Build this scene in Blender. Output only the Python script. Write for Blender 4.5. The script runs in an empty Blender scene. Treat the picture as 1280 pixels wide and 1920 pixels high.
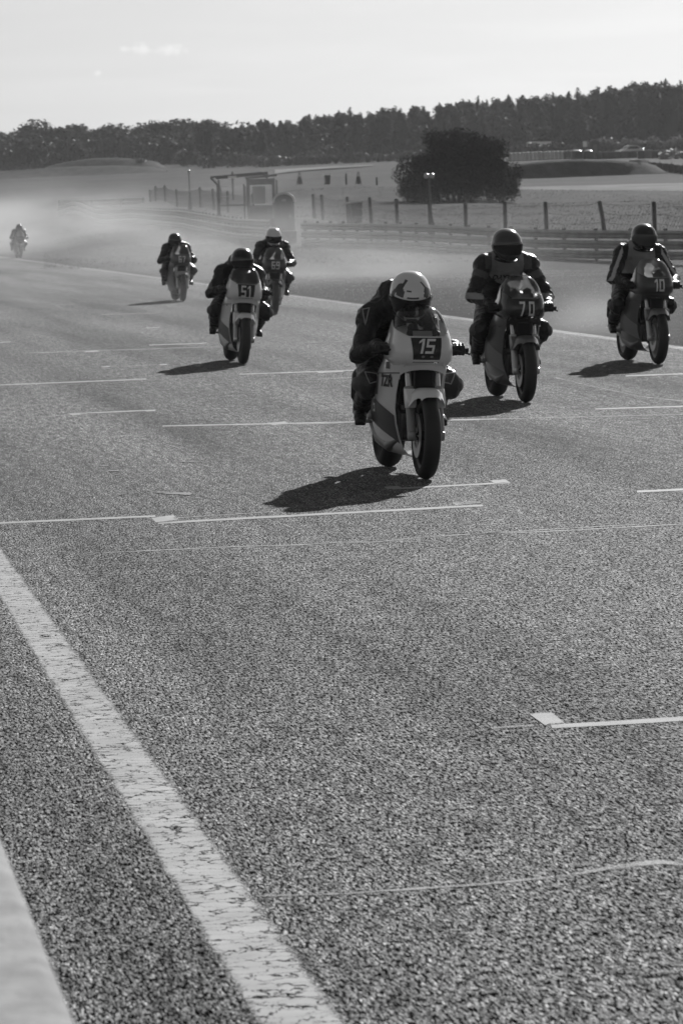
import bpy, bmesh, math, random
import numpy as np
from mathutils import Vector, Matrix, Euler
from mathutils.bvhtree import BVHTree

R = math.radians
sc = bpy.context.scene
COL = sc.collection

# ---------------------------------------------------------------- camera, sky, sun, exposure
CAM_H = 1.83
DUST_DENS = 0.011
ASPH_R, ASPH_S, ASPH_SH = 0.87, 1.25, 0.08
PITCH = math.atan(574.0 / 7200.0)          # the horizon stands well above the middle of the frame
ROLL = math.atan(0.03)                     # the camera was held slightly tilted
cam_d = bpy.data.cameras.new('camera')
cam_d.sensor_fit = 'VERTICAL'
cam_d.sensor_height = 36.0
cam_d.lens = 135.0
cam_d.clip_start = 0.1
cam_d.clip_end = 9000.0
cam_d.dof.use_dof = True
cam_d.dof.focus_distance = 20.0
cam_d.dof.aperture_fstop = 13.0
cam = bpy.data.objects.new('camera', cam_d)
COL.objects.link(cam)
cam.matrix_world = Matrix.Translation((0, 0, CAM_H)) @ Matrix.Rotation(R(90) - PITCH, 4, 'X') @ Matrix.Rotation(-ROLL, 4, 'Z')
sc.camera = cam

SUN_EL, SUN_AZ = R(24.5), R(15.0)          # ahead of the camera, a little to the right: everything is back-lit
world = bpy.data.worlds.new('World')
sc.world = world
world.use_nodes = True
wn = world.node_tree
wn.nodes.clear()


def wnode(t, **kw):
    n = wn.nodes.new(t)
    for k, v in kw.items():
        setattr(n, k, v)
    return n


w_out = wnode('ShaderNodeOutputWorld')
w_bg = wnode('ShaderNodeBackground')
w_sky = wnode('ShaderNodeTexSky', sky_type='NISHITA', sun_disc=False, sun_elevation=SUN_EL, sun_rotation=SUN_AZ,
              altitude=50.0, air_density=1.0, dust_density=0.6, ozone_density=1.0)
w_bw = wnode('ShaderNodeVectorMath', operation='DOT_PRODUCT')      # black-and-white film, blue-sensitive
w_bw.inputs[1].default_value = (0.12, 0.38, 0.5)
wn.links.new(w_sky.outputs[0], w_bw.inputs[0])
# thin high cloud, the same everywhere over the sky, on a plane seen in perspective
w_tc = wnode('ShaderNodeTexCoord')
w_sep = wnode('ShaderNodeSeparateXYZ')
wn.links.new(w_tc.outputs['Generated'], w_sep.inputs[0])
w_z = wnode('ShaderNodeMath', operation='ADD')
w_z.inputs[1].default_value = 0.05
wn.links.new(w_sep.outputs['Z'], w_z.inputs[0])
w_zm = wnode('ShaderNodeMath', operation='MAXIMUM')
w_zm.inputs[1].default_value = 0.02
wn.links.new(w_z.outputs[0], w_zm.inputs[0])
w_dx = wnode('ShaderNodeMath', operation='DIVIDE')
w_dy = wnode('ShaderNodeMath', operation='DIVIDE')
wn.links.new(w_sep.outputs['X'], w_dx.inputs[0]); wn.links.new(w_zm.outputs[0], w_dx.inputs[1])
wn.links.new(w_sep.outputs['Y'], w_dy.inputs[0]); wn.links.new(w_zm.outputs[0], w_dy.inputs[1])
w_cmb = wnode('ShaderNodeCombineXYZ')
wn.links.new(w_dx.outputs[0], w_cmb.inputs['X']); wn.links.new(w_dy.outputs[0], w_cmb.inputs['Y'])
w_n = wnode('ShaderNodeTexNoise')
w_n.inputs['Scale'].default_value = 1.1
w_n.inputs['Detail'].default_value = 6.0
w_n.inputs['Roughness'].default_value = 0.55
w_n.inputs['Distortion'].default_value = 0.4
wn.links.new(w_cmb.outputs[0], w_n.inputs['Vector'])
w_r = wnode('ShaderNodeMapRange')
w_r.inputs['From Min'].default_value = 0.45
w_r.inputs['From Max'].default_value = 0.75
w_r.inputs['To Min'].default_value = 0.0
w_r.inputs['To Max'].default_value = 0.05
wn.links.new(w_n.outputs['Fac'], w_r.inputs['Value'])
# small cumulus puffs low over the wood: soft discs of direction broken up by noise
w_norm = wnode('ShaderNodeVectorMath', operation='NORMALIZE')
wn.links.new(w_tc.outputs['Generated'], w_norm.inputs[0])
w_n2 = wnode('ShaderNodeTexNoise')
w_n2.inputs['Scale'].default_value = 520.0
w_n2.inputs['Detail'].default_value = 5.0
wn.links.new(w_norm.outputs[0], w_n2.inputs['Vector'])
puff_sum = None
PUFFS = []          # filled with (direction, width, height) below


def px_dir(px, py):
    xc, yc = (px - 640.0) / 7200.0, -(py - 960.0) / 7200.0
    c, s = math.cos(ROLL), math.sin(ROLL)
    xl, yl = xc * c + yc * s, -xc * s + yc * c
    return Vector((xl, math.cos(PITCH) + yl * math.sin(PITCH), -math.sin(PITCH) + yl * math.cos(PITCH)))


for d, wd, ht in ((px_dir(263, 92), .0022, .0014), (px_dir(322, 93), .0034, .0013), (px_dir(236, 93), .0016, .0008), (px_dir(186, 137), .0012, .0007)):
    d.normalize()
    sub = wnode('ShaderNodeVectorMath', operation='SUBTRACT')
    sub.inputs[1].default_value = d
    wn.links.new(w_norm.outputs[0], sub.inputs[0])
    mul = wnode('ShaderNodeVectorMath', operation='MULTIPLY')
    mul.inputs[1].default_value = (1 / wd, 1 / wd, 1 / ht)
    wn.links.new(sub.outputs[0], mul.inputs[0])
    ln = wnode('ShaderNodeVectorMath', operation='LENGTH')
    wn.links.new(mul.outputs[0], ln.inputs[0])
    sm = wnode('ShaderNodeMath', operation='SUBTRACT')      # noise minus distance
    ad = wnode('ShaderNodeMath', operation='MULTIPLY')
    ad.inputs[1].default_value = 2.6
    wn.links.new(w_n2.outputs['Fac'], ad.inputs[0])
    wn.links.new(ad.outputs[0], sm.inputs[0]); wn.links.new(ln.outputs['Value'], sm.inputs[1])
    mr = wnode('ShaderNodeMapRange')
    mr.inputs['From Min'].default_value = 0.0
    mr.inputs['From Max'].default_value = 1.1
    mr.inputs['To Max'].default_value = 0.16
    wn.links.new(sm.outputs[0], mr.inputs['Value'])
    if puff_sum is None:
        puff_sum = mr.outputs[0]
    else:
        a2 = wnode('ShaderNodeMath', operation='MAXIMUM')
        wn.links.new(puff_sum, a2.inputs[0]); wn.links.new(mr.outputs[0], a2.inputs[1])
        puff_sum = a2.outputs[0]
w_add = wnode('ShaderNodeMath', operation='ADD')
wn.links.new(w_r.outputs[0], w_add.inputs[0]); wn.links.new(puff_sum, w_add.inputs[1])
w_one = wnode('ShaderNodeMath', operation='ADD')
w_one.inputs[1].default_value = 1.0
wn.links.new(w_add.outputs[0], w_one.inputs[0])
w_mul = wnode('ShaderNodeMath', operation='MULTIPLY')
wn.links.new(w_bw.outputs['Value'], w_mul.inputs[0]); wn.links.new(w_one.outputs[0], w_mul.inputs[1])
wn.links.new(w_mul.outputs[0], w_bg.inputs['Color'])
w_bg.inputs['Strength'].default_value = 0.05
wn.links.new(w_bg.outputs[0], w_out.inputs['Surface'])

sun_d = bpy.data.lights.new('sun', 'SUN')
sun_d.energy = 4.9
sun_d.angle = R(0.55)
sun_d.color = (1.0, 1.0, 1.0)
sun = bpy.data.objects.new('sun', sun_d)
COL.objects.link(sun)
sun_dir = Vector((math.sin(SUN_AZ) * math.cos(SUN_EL), math.cos(SUN_AZ) * math.cos(SUN_EL), math.sin(SUN_EL)))
sun.rotation_euler = sun_dir.to_track_quat('Z', 'Y').to_euler()
sun.location = sun_dir * 60

sc.view_settings.view_transform = 'Standard'
sc.view_settings.look = 'None'
sc.view_settings.exposure = 0.2
sc.view_settings.gamma = 1.0
sc.render.engine = 'CYCLES'
sc.cycles.use_denoising = True
sc.cycles.denoiser = 'OPENIMAGEDENOISE'
sc.cycles.denoising_input_passes = 'RGB_ALBEDO_NORMAL'
sc.cycles.denoising_prefilter = 'ACCURATE'
sc.cycles.max_bounces = 5
sc.cycles.diffuse_bounces = 3
sc.cycles.glossy_bounces = 3
sc.cycles.transparent_max_bounces = 12
sc.cycles.volume_bounces = 1
sc.cycles.volume_step_rate = 2.0
sc.cycles.sample_clamp_indirect = 6.0


# ---------------------------------------------------------------- pixel <-> place helpers
def at(px, py, Y):
    d = px_dir(px, py)
    return Vector((0, 0, CAM_H)) + d * (Y / d.y)


def ground_at(px, py, z=0.0):
    d = px_dir(px, py)
    return Vector((0, 0, CAM_H)) + d * ((z - CAM_H) / d.z)


HEAD = math.atan(1085.0 / 7200.0)          # track direction, left of the camera's axis
T_U = Vector((-math.sin(HEAD), math.cos(HEAD), 0))
T_L = Vector((math.cos(HEAD), math.sin(HEAD), 0))


def uL(u, L, z=0.0):
    return T_U * u + T_L * L + Vector((0, 0, z))


# ---------------------------------------------------------------- materials
MATS = {}


def mat(name, base=0.5, rough=0.5, metal=0.0, spec=0.5, noise=None, bump=None, coat=0.0, wear=None):
    """grey principled material; noise=(scale, low, high), bump=(scale, strength, distance)"""
    if name in MATS:
        return MATS[name]
    m = bpy.data.materials.new(name)
    m.use_nodes = True
    nt = m.node_tree
    b = nt.nodes['Principled BSDF']
    b.inputs['Base Color'].default_value = (base, base, base, 1)
    b.inputs['Roughness'].default_value = rough
    b.inputs['Metallic'].default_value = metal
    b.inputs['Specular IOR Level'].default_value = spec
    b.inputs['Coat Weight'].default_value = coat
    tc = nt.nodes.new('ShaderNodeTexCoord')
    if noise:
        n = nt.nodes.new('ShaderNodeTexNoise')
        n.inputs['Scale'].default_value = noise[0]
        n.inputs['Detail'].default_value = 5
        nt.links.new(tc.outputs['Object'], n.inputs['Vector'])
        r = nt.nodes.new('ShaderNodeMapRange')
        r.inputs['From Min'].default_value = 0.3
        r.inputs['From Max'].default_value = 0.7
        r.inputs['To Min'].default_value = noise[1]
        r.inputs['To Max'].default_value = noise[2]
        nt.links.new(n.outputs['Fac'], r.inputs['Value'])
        nt.links.new(r.outputs[0], b.inputs['Base Color'])
    if bump:
        n = nt.nodes.new('ShaderNodeTexNoise')
        n.inputs['Scale'].default_value = bump[0]
        n.inputs['Detail'].default_value = 4
        nt.links.new(tc.outputs['Object'], n.inputs['Vector'])
        bp = nt.nodes.new('ShaderNodeBump')
        bp.inputs['Strength'].default_value = bump[1]
        bp.inputs['Distance'].default_value = bump[2]
        nt.links.new(n.outputs['Fac'], bp.inputs['Height'])
        nt.links.new(bp.outputs[0], b.inputs['Normal'])
    MATS[name] = m
    return m


def nd(nt, t, **kw):
    n = nt.nodes.new(t)
    for k, v in kw.items():
        if k.startswith('i_'):
            n.inputs[k[2:].replace('_', ' ')].default_value = v
        else:
            setattr(n, k, v)
    return n


def asphalt_nodes(nt, b):
    """aggregate in binder: pale and dark chippings, smoother and rougher lanes along the track"""
    L = nt.links.new
    tc = nd(nt, 'ShaderNodeTexCoord')
    # chippings are rolled flat and drawn out along the laying direction
    mp = nd(nt, 'ShaderNodeMapping'); mp.inputs['Rotation'].default_value = (0, 0, -HEAD)
    L(tc.outputs['Object'], mp.inputs['Vector'])

    def scaled(v):
        q = nd(nt, 'ShaderNodeMapping'); q.inputs['Scale'].default_value = v
        L(mp.outputs[0], q.inputs['Vector'])
        return q.outputs[0]

    def noise(vec, det, rough):
        n = nd(nt, 'ShaderNodeTexNoise'); n.inputs['Scale'].default_value = 1.0
        n.inputs['Detail'].default_value = det; n.inputs['Roughness'].default_value = rough
        L(vec, n.inputs['Vector'])
        return n.outputs['Fac']

    def rng_(x, a, c, lo, hi):
        r = nd(nt, 'ShaderNodeMapRange', i_From_Min=a, i_From_Max=c, i_To_Min=lo, i_To_Max=hi)
        L(x, r.inputs['Value'])
        return r.outputs[0]

    def mul(x, y):
        m = nd(nt, 'ShaderNodeMath', operation='MULTIPLY'); L(x, m.inputs[0]); L(y, m.inputs[1])
        return m.outputs[0]
    vor = nd(nt, 'ShaderNodeTexVoronoi', feature='F1'); vor.inputs['Scale'].default_value = 1.0
    L(scaled((140, 30, 1)), vor.inputs['Vector'])
    cs = nd(nt, 'ShaderNodeSeparateColor'); L(vor.outputs['Color'], cs.inputs[0])
    fine = noise(scaled((112, 20, 1)), 2.0, 0.9)            # grit between the stones
    clump = noise(scaled((22, 2.6, 1)), 2.0, 0.8)           # open and closed patches of the mat
    lane_n = noise(scaled((0.8, 0.045, 1)), 4.0, 0.6)       # lanes worn along the track
    lane = rng_(lane_n, 0.34, 0.66, 0.4, 1.65)
    pw = nd(nt, 'ShaderNodeMath', operation='POWER'); pw.inputs[1].default_value = 2.0
    L(cs.outputs[0], pw.inputs[0])
    chip = rng_(pw.outputs[0], 0.0, 1.0, 0.003, 0.26)
    gap = rng_(vor.outputs['Distance'], 0.3, 0.62, 1.0, 0.12)
    grit = rng_(fine, 0.42, 0.58, 0.0, 2.0)
    cl = rng_(clump, 0.37, 0.63, 0.4, 1.6)
    col = mul(mul(mul(mul(chip, gap), grit), lane), cl)
    L(col, b.inputs['Base Color'])
    hs = nd(nt, 'ShaderNodeMath', operation='MULTIPLY_ADD'); hs.inputs[1].default_value = -0.9
    L(vor.outputs['Distance'], hs.inputs[0]); L(cs.outputs[1], hs.inputs[2])
    bp = nd(nt, 'ShaderNodeBump', i_Strength=0.8, i_Distance=0.0028)
    L(hs.outputs[0], bp.inputs['Height']); L(bp.outputs[0], b.inputs['Normal'])
    b.inputs['Roughness'].default_value = ASPH_R
    L(mul(mul(mul(rng_(fine, 0.465, 0.57, 0.0, ASPH_S), rng_(cs.outputs[2], 0.0, 1.0, 0.0, 2.0)), lane), cl), b.inputs['Specular IOR Level'])
    b.inputs['Sheen Weight'].default_value = ASPH_SH
    b.inputs['Sheen Roughness'].default_value = 0.18


def m_asphalt():
    m = bpy.data.materials.new('asphalt'); m.use_nodes = True
    asphalt_nodes(m.node_tree, m.node_tree.nodes['Principled BSDF'])
    return m


def m_paint(name, base, cover, cracks=False, thick_edge=None):
    """road paint worn through to the chippings: transparent where it is gone"""
    m = bpy.data.materials.new(name); m.use_nodes = True
    nt = m.node_tree; L = nt.links.new
    b = nt.nodes['Principled BSDF']
    out = nt.nodes['Material Output']
    b.inputs['Roughness'].default_value = 0.75
    b.inputs['Specular IOR Level'].default_value = 0.15
    tc = nd(nt, 'ShaderNodeTexCoord')
    n1 = nd(nt, 'ShaderNodeTexNoise'); n1.inputs['Scale'].default_value = 130; n1.inputs['Detail'].default_value = 6; n1.inputs['Roughness'].default_value = 0.7
    L(tc.outputs['Object'], n1.inputs['Vector'])
    n2 = nd(nt, 'ShaderNodeTexNoise'); n2.inputs['Scale'].default_value = 4.5; n2.inputs['Detail'].default_value = 4
    L(tc.outputs['Object'], n2.inputs['Vector'])
    col = nd(nt, 'ShaderNodeMapRange', i_From_Min=0.3, i_From_Max=0.7, i_To_Min=base * 0.72, i_To_Max=base * 1.12)
    L(n2.outputs['Fac'], col.inputs['Value'])
    L(col.outputs[0], b.inputs['Base Color'])
    s = nd(nt, 'ShaderNodeMath', operation='ADD')
    h = nd(nt, 'ShaderNodeMath', operation='MULTIPLY'); h.inputs[1].default_value = 0.3
    L(n2.outputs['Fac'], h.inputs[0]); L(n1.outputs['Fac'], s.inputs[0]); L(h.outputs[0], s.inputs[1])
    fac = s.outputs[0]
    uv = nd(nt, 'ShaderNodeUVMap'); uv.uv_map = 'across'
    sx = nd(nt, 'ShaderNodeSeparateXYZ'); L(uv.outputs[0], sx.inputs[0])
    if thick_edge:
        # distance from the middle of the stripe, 0 at the middle and 1 at its edge
        e = nd(nt, 'ShaderNodeMapRange', i_From_Min=thick_edge, i_From_Max=1.0, i_To_Min=0.0, i_To_Max=-0.62)
        L(sx.outputs[0], e.inputs['Value'])
        a = nd(nt, 'ShaderNodeMath', operation='ADD'); L(fac, a.inputs[0]); L(e.outputs[0], a.inputs[1])
        fac = a.outputs[0]
    mk = nd(nt, 'ShaderNodeMapRange', i_From_Min=0.72 - cover * 0.4, i_From_Max=0.80 - cover * 0.4, i_To_Min=0.0, i_To_Max=1.0)
    L(fac, mk.inputs['Value'])
    alpha = mk.outputs[0]
    if cracks:
        mp = nd(nt, 'ShaderNodeMapping'); mp.inputs['Rotation'].default_value = (0, 0, -HEAD)
        L(tc.outputs['Object'], mp.inputs['Vector'])
        mp2 = nd(nt, 'ShaderNodeMapping'); mp2.inputs['Scale'].default_value = (11, 15, 1)
        wn_ = nd(nt, 'ShaderNodeTexNoise'); wn_.inputs['Scale'].default_value = 30; wn_.inputs['Detail'].default_value = 4
        L(tc.outputs['Object'], wn_.inputs['Vector'])
        wm = nd(nt, 'ShaderNodeVectorMath', operation='MULTIPLY_ADD')
        wm.inputs[1].default_value = (0.09, 0.09, 0.0)
        L(wn_.outputs['Color'], wm.inputs[0]); L(mp.outputs[0], wm.inputs[2])
        L(wm.outputs[0], mp2.inputs['Vector'])
        v = nd(nt, 'ShaderNodeTexVoronoi', feature='DISTANCE_TO_EDGE'); v.inputs['Scale'].default_value = 1.0
        L(mp2.outputs[0], v.inputs['Vector'])
        # the crack opens and closes along its way
        ow = nd(nt, 'ShaderNodeTexNoise'); ow.inputs['Scale'].default_value = 9.0; ow.inputs['Detail'].default_value = 3
        L(tc.outputs['Object'], ow.inputs['Vector'])
        wd = nd(nt, 'ShaderNodeMapRange', i_From_Min=0.36, i_From_Max=0.7, i_To_Min=0.008, i_To_Max=0.06)
        L(ow.outputs['Fac'], wd.inputs['Value'])
        lt = nd(nt, 'ShaderNodeMath', operation='GREATER_THAN')
        L(v.outputs['Distance'], lt.inputs[0]); L(wd.outputs[0], lt.inputs[1])
        mm = nd(nt, 'ShaderNodeMath', operation='MULTIPLY'); L(alpha, mm.inputs[0]); L(lt.outputs[0], mm.inputs[1])
        alpha = mm.outputs[0]
    bp = nd(nt, 'ShaderNodeBump', i_Strength=0.5, i_Distance=0.003)
    L(n1.outputs['Fac'], bp.inputs['Height']); L(bp.outputs[0], b.inputs['Normal'])
    tr = nd(nt, 'ShaderNodeBsdfTransparent')
    mx = nd(nt, 'ShaderNodeMixShader')
    L(alpha, mx.inputs[0]); L(tr.outputs[0], mx.inputs[1]); L(b.outputs[0], mx.inputs[2])
    L(mx.outputs[0], out.inputs['Surface'])
    return m


def m_grass():
    m = bpy.data.materials.new('grass_ground'); m.use_nodes = True
    nt = m.node_tree; L = nt.links.new
    b = nt.nodes['Principled BSDF']
    tc = nd(nt, 'ShaderNodeTexCoord')
    ns = []
    for scl, det, lo, hi in ((9.0, 8, 0.45, 1.55), (0.7, 6, 0.55, 1.5), (0.045, 5, 0.65, 1.4)):
        n = nd(nt, 'ShaderNodeTexNoise'); n.inputs['Scale'].default_value = scl; n.inputs['Detail'].default_value = det
        n.inputs['Roughness'].default_value = 0.65
        L(tc.outputs['Object'], n.inputs['Vector'])
        r = nd(nt, 'ShaderNodeMapRange', i_From_Min=0.32, i_From_Max=0.68, i_To_Min=lo, i_To_Max=hi)
        L(n.outputs['Fac'], r.inputs['Value'])
        ns.append((n, r))
    c = nd(nt, 'ShaderNodeMath', operation='MULTIPLY'); c.inputs[1].default_value = 0.035
    L(ns[0][1].outputs[0], c.inputs[0])
    cur = c.outputs[0]
    for n, r in ns[1:]:
        k = nd(nt, 'ShaderNodeMath', operation='MULTIPLY'); L(cur, k.inputs[0]); L(r.outputs[0], k.inputs[1]); cur = k.outputs[0]
    L(cur, b.inputs['Base Color'])
    b.inputs['Roughness'].default_value = 0.8
    b.inputs['Specular IOR Level'].default_value = 0.013
    b.inputs['Sheen Weight'].default_value = 0.015
    b.inputs['Sheen Roughness'].default_value = 0.4
    bp = nd(nt, 'ShaderNodeBump', i_Strength=0.8, i_Distance=0.07)
    L(ns[0][0].outputs['Fac'], bp.inputs['Height']); L(bp.outputs[0], b.inputs['Normal'])
    return m


def m_leaf(name, base, spread=0.5, trans=0.25, spec=0.12):
    m = bpy.data.materials.new(name); m.use_nodes = True
    nt = m.node_tree; L = nt.links.new
    b = nt.nodes['Principled BSDF']; out = nt.nodes['Material Output']
    g = nd(nt, 'ShaderNodeNewGeometry'); oi = nd(nt, 'ShaderNodeObjectInfo')
    a = nd(nt, 'ShaderNodeMath', operation='ADD')
    h = nd(nt, 'ShaderNodeMath', operation='MULTIPLY'); h.inputs[1].default_value = 0.6
    L(oi.outputs['Random'], h.inputs[0]); L(g.outputs['Random Per Island'], a.inputs[0]); L(h.outputs[0], a.inputs[1])
    r = nd(nt, 'ShaderNodeMapRange', i_From_Min=0.0, i_From_Max=1.6, i_To_Min=base * (1 - spread), i_To_Max=base * (1 + spread))
    L(a.outputs[0], r.inputs['Value'])
    L(r.outputs[0], b.inputs['Base Color'])
    b.inputs['Roughness'].default_value = 0.6
    b.inputs['Specular IOR Level'].default_value = spec
    t = nd(nt, 'ShaderNodeBsdfTranslucent')
    L(r.outputs[0], t.inputs['Color'])
    mx = nd(nt, 'ShaderNodeMixShader'); mx.inputs[0].default_value = trans
    L(b.outputs[0], mx.inputs[1]); L(t.outputs[0], mx.inputs[2]); L(mx.outputs[0], out.inputs['Surface'])
    return m


def m_screen(name, clear, milk):
    """polycarbonate bubble: clear share, scratched milky share, reflections on top"""
    m = bpy.data.materials.new(name); m.use_nodes = True
    nt = m.node_tree; L = nt.links.new
    b = nt.nodes['Principled BSDF']; out = nt.nodes['Material Output']
    b.inputs['Base Color'].default_value = (0.6, 0.6, 0.6, 1)
    b.inputs['Roughness'].default_value = 0.08
    tr = nd(nt, 'ShaderNodeBsdfTransparent'); tr.inputs[0].default_value = (clear, clear, clear, 1)
    tl = nd(nt, 'ShaderNodeBsdfTranslucent'); tl.inputs[0].default_value = (.8, .8, .8, 1)
    gl = nd(nt, 'ShaderNodeBsdfGlossy'); gl.inputs['Roughness'].default_value = 0.06
    fr = nd(nt, 'ShaderNodeFresnel'); fr.inputs[0].default_value = 1.45
    m1 = nd(nt, 'ShaderNodeMixShader'); m1.inputs[0].default_value = milk
    L(tr.outputs[0], m1.inputs[1]); L(tl.outputs[0], m1.inputs[2])
    m2 = nd(nt, 'ShaderNodeMixShader')
    L(fr.outputs[0], m2.inputs[0]); L(m1.outputs[0], m2.inputs[1]); L(gl.outputs[0], m2.inputs[2])
    L(m2.outputs[0], out.inputs['Surface'])
    return m


M_ASPH = m_asphalt()
M_LINE = m_paint('worn_edge_paint', 0.42, 1.12, cracks=True, thick_edge=0.45)
M_GRID = m_paint('worn_grid_paint', 0.34, 0.7, thick_edge=0.45)
M_FAINT = m_paint('faint_grid_paint', 0.3, 0.38, thick_edge=0.3)
M_GRASS = m_grass()
M_CONC = mat('concrete', 0.42, 0.85, noise=(13.0, 0.11, 0.27), bump=(70, 0.5, 0.006))
M_STEEL = mat('galvanised_steel', 0.20, 0.5, metal=0.35, noise=(3.0, 0.2, 0.36))
M_POST = mat('rail_post_steel', 0.13, 0.6, metal=0.2)
M_WOOD = mat('dark_post_wood', 0.045, 0.85, noise=(8, 0.03, 0.06))
M_WIRE = mat('fence_wire', 0.12, 0.6)
M_DARK = mat('dark_painted_steel', 0.05, 0.55)
M_TYRE = mat('tyre_rubber', 0.022, 0.55, bump=(90, 0.2, 0.002))
M_BLACK = mat('black_plastic', 0.02, 0.45)
M_ALU = mat('brushed_aluminium', 0.5, 0.32, metal=0.9)
M_CHROME = mat('chrome_tube', 0.75, 0.18, metal=1.0)
M_ENG = mat('engine_casting', 0.12, 0.45, metal=0.6, noise=(40, 0.07, 0.16))
M_LEATHER = mat('black_leather', 0.015, 0.36, bump=(13, 1.0, 0.03))
M_VISOR = mat('dark_visor', 0.012, 0.06, coat=0.5)
M_WHITE = mat('white_gloss', 0.82, 0.22, coat=0.4, noise=(2.2, 0.78, 0.86))
M_DIGIT = mat('number_white', 0.75, 0.5)
M_INK = mat('decal_black', 0.03, 0.4)
M_BARK = mat('bark', 0.06, 0.9, noise=(5, 0.035, 0.09))


# ---------------------------------------------------------------- mesh builder
class MB:
    def __init__(s):
        s.v = []; s.f = []; s.m = []

    def add(s, vs, fs, mi=0):
        n = len(s.v)
        s.v += [tuple(p) for p in vs]
        s.f += [tuple(i + n for i in f) for f in fs]
        s.m += [mi] * len(fs)
        return s

    def box(s, c, d, rot=None, mi=0):
        hx, hy, hz = d[0] / 2, d[1] / 2, d[2] / 2
        vs = [Vector((x, y, z)) for x in (-hx, hx) for y in (-hy, hy) for z in (-hz, hz)]
        if rot is not None:
            vs = [rot @ p for p in vs]
        c = Vector(c)
        return s.add([p + c for p in vs], [(0, 1, 3, 2), (4, 6, 7, 5), (0, 4, 5, 1), (2, 3, 7, 6), (0, 2, 6, 4), (1, 5, 7, 3)], mi)

    def bbox(s, c, d, b=0.01, rot=None, mi=0):
        """box with chamfered edges"""
        bm = bmesh.new()
        bmesh.ops.create_cube(bm, size=1.0)
        for v in bm.verts:
            v.co = Vector((v.co.x * d[0], v.co.y * d[1], v.co.z * d[2]))
        bmesh.ops.bevel(bm, geom=bm.edges[:], offset=b, segments=2, affect='EDGES', profile=0.5)
        c = Vector(c)
        vs = [(rot @ v.co if rot is not None else v.co.copy()) + c for v in bm.verts]
        bm.verts.index_update()
        fs = [[v.index for v in f.verts] for f in bm.faces]
        bm.free()
        return s.add(vs, fs, mi)

    def tube(s, pts, r, n=10, cap=True, mi=0, sx=1.0):
        pts = [Vector(p) for p in pts]
        rs = r if isinstance(r, (list, tuple)) else [r] * len(pts)
        vs = []; prev = None
        for i, p in enumerate(pts):
            t = (pts[min(i + 1, len(pts) - 1)] - pts[max(i - 1, 0)]).normalized()
            if prev is None:
                a = Vector((0, 0, 1)) if abs(t.z) < 0.9 else Vector((1, 0, 0))
                e = t.cross(a).normalized()
            else:
                e = (prev - t * prev.dot(t)).normalized()
            prev = e
            g = t.cross(e)
            for k in range(n):
                th = 2 * math.pi * k / n
                vs.append(p + e * math.cos(th) * rs[i] * sx + g * math.sin(th) * rs[i])
        fs = []
        for i in range(len(pts) - 1):
            for k in range(n):
                k2 = (k + 1) % n
                fs.append((i * n + k, i * n + k2, (i + 1) * n + k2, (i + 1) * n + k))
        if cap:
            fs.append(tuple(range(n - 1, -1, -1)))
            fs.append(tuple((len(pts) - 1) * n + k for k in range(n)))
        return s.add(vs, fs, mi)

    def capsule(s, p, q, r1, r2, n=12, mi=0):
        p, q = Vector(p), Vector(q)
        d = q - p; L = d.length; t = d / L if L > 1e-6 else Vector((0, 0, 1))
        pts, rs = [], []
        for a in (-90, -60, -30, 0):
            pts.append(p + t * r1 * math.sin(R(a))); rs.append(max(r1 * math.cos(R(a)), 1e-3))
        for a in (0, 30, 60, 90):
            pts.append(q + t * r2 * math.sin(R(a))); rs.append(max(r2 * math.cos(R(a)), 1e-3))
        return s.tube(pts, rs, n, True, mi)

    def chain(s, pts, n=18, mi=0):
        """closed loft of ellipses: pts = (centre, half-width in x, half-depth), ends rounded off"""
        P = [Vector(p[0]) for p in pts]
        vs = []; rows = []
        ext = []
        t0 = (P[1] - P[0]).normalized(); t1 = (P[-1] - P[-2]).normalized()
        for a in (80, 50, 25):
            ext.append((P[0] - t0 * pts[0][2] * math.sin(R(a)) * 0.8, pts[0][1] * math.cos(R(a)), pts[0][2] * math.cos(R(a))))
        ext += [(P[i], pts[i][1], pts[i][2]) for i in range(len(P))]
        for a in (25, 50, 80):
            ext.append((P[-1] + t1 * pts[-1][2] * math.sin(R(a)) * 0.8, pts[-1][1] * math.cos(R(a)), pts[-1][2] * math.cos(R(a))))
        for i, (c, rx, rd) in enumerate(ext):
            t = (ext[min(i + 1, len(ext) - 1)][0] - ext[max(i - 1, 0)][0]).normalized()
            g = t.cross(Vector((1, 0, 0)))
            g = g.normalized() if g.length > 1e-4 else Vector((0, 0, 1))
            for k in range(n):
                th = 2 * math.pi * k / n
                vs.append(c + Vector((1, 0, 0)) * math.cos(th) * rx + g * math.sin(th) * rd)
        fs = []
        for i in range(len(ext) - 1):
            for k in range(n):
                k2 = (k + 1) % n
                fs.append((i * n + k, i * n + k2, (i + 1) * n + k2, (i + 1) * n + k))
        fs.append(tuple(range(n - 1, -1, -1)))
        fs.append(tuple((len(ext) - 1) * n + k for k in range(n)))
        return s.add(vs, fs, mi)

    def lathe_x(s, prof, n=40, c=(0, 0, 0), a0=0.0, a1=360.0, mi=0):
        """profile of (x, radius) turned about the x axis"""
        full = abs(a1 - a0 - 360) < 1e-6
        cnt = n if full else n + 1
        vs = []
        for i in range(cnt):
            th = R(a0 + (a1 - a0) * i / n)
            for x, r in prof:
                vs.append((c[0] + x, c[1] + r * math.cos(th), c[2] + r * math.sin(th)))
        k = len(prof); fs = []
        for i in range(n):
            j = (i + 1) % cnt
            for p in range(k - 1):
                fs.append((i * k + p, i * k + p + 1, j * k + p + 1, j * k + p))
        return s.add(vs, fs, mi)

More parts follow.
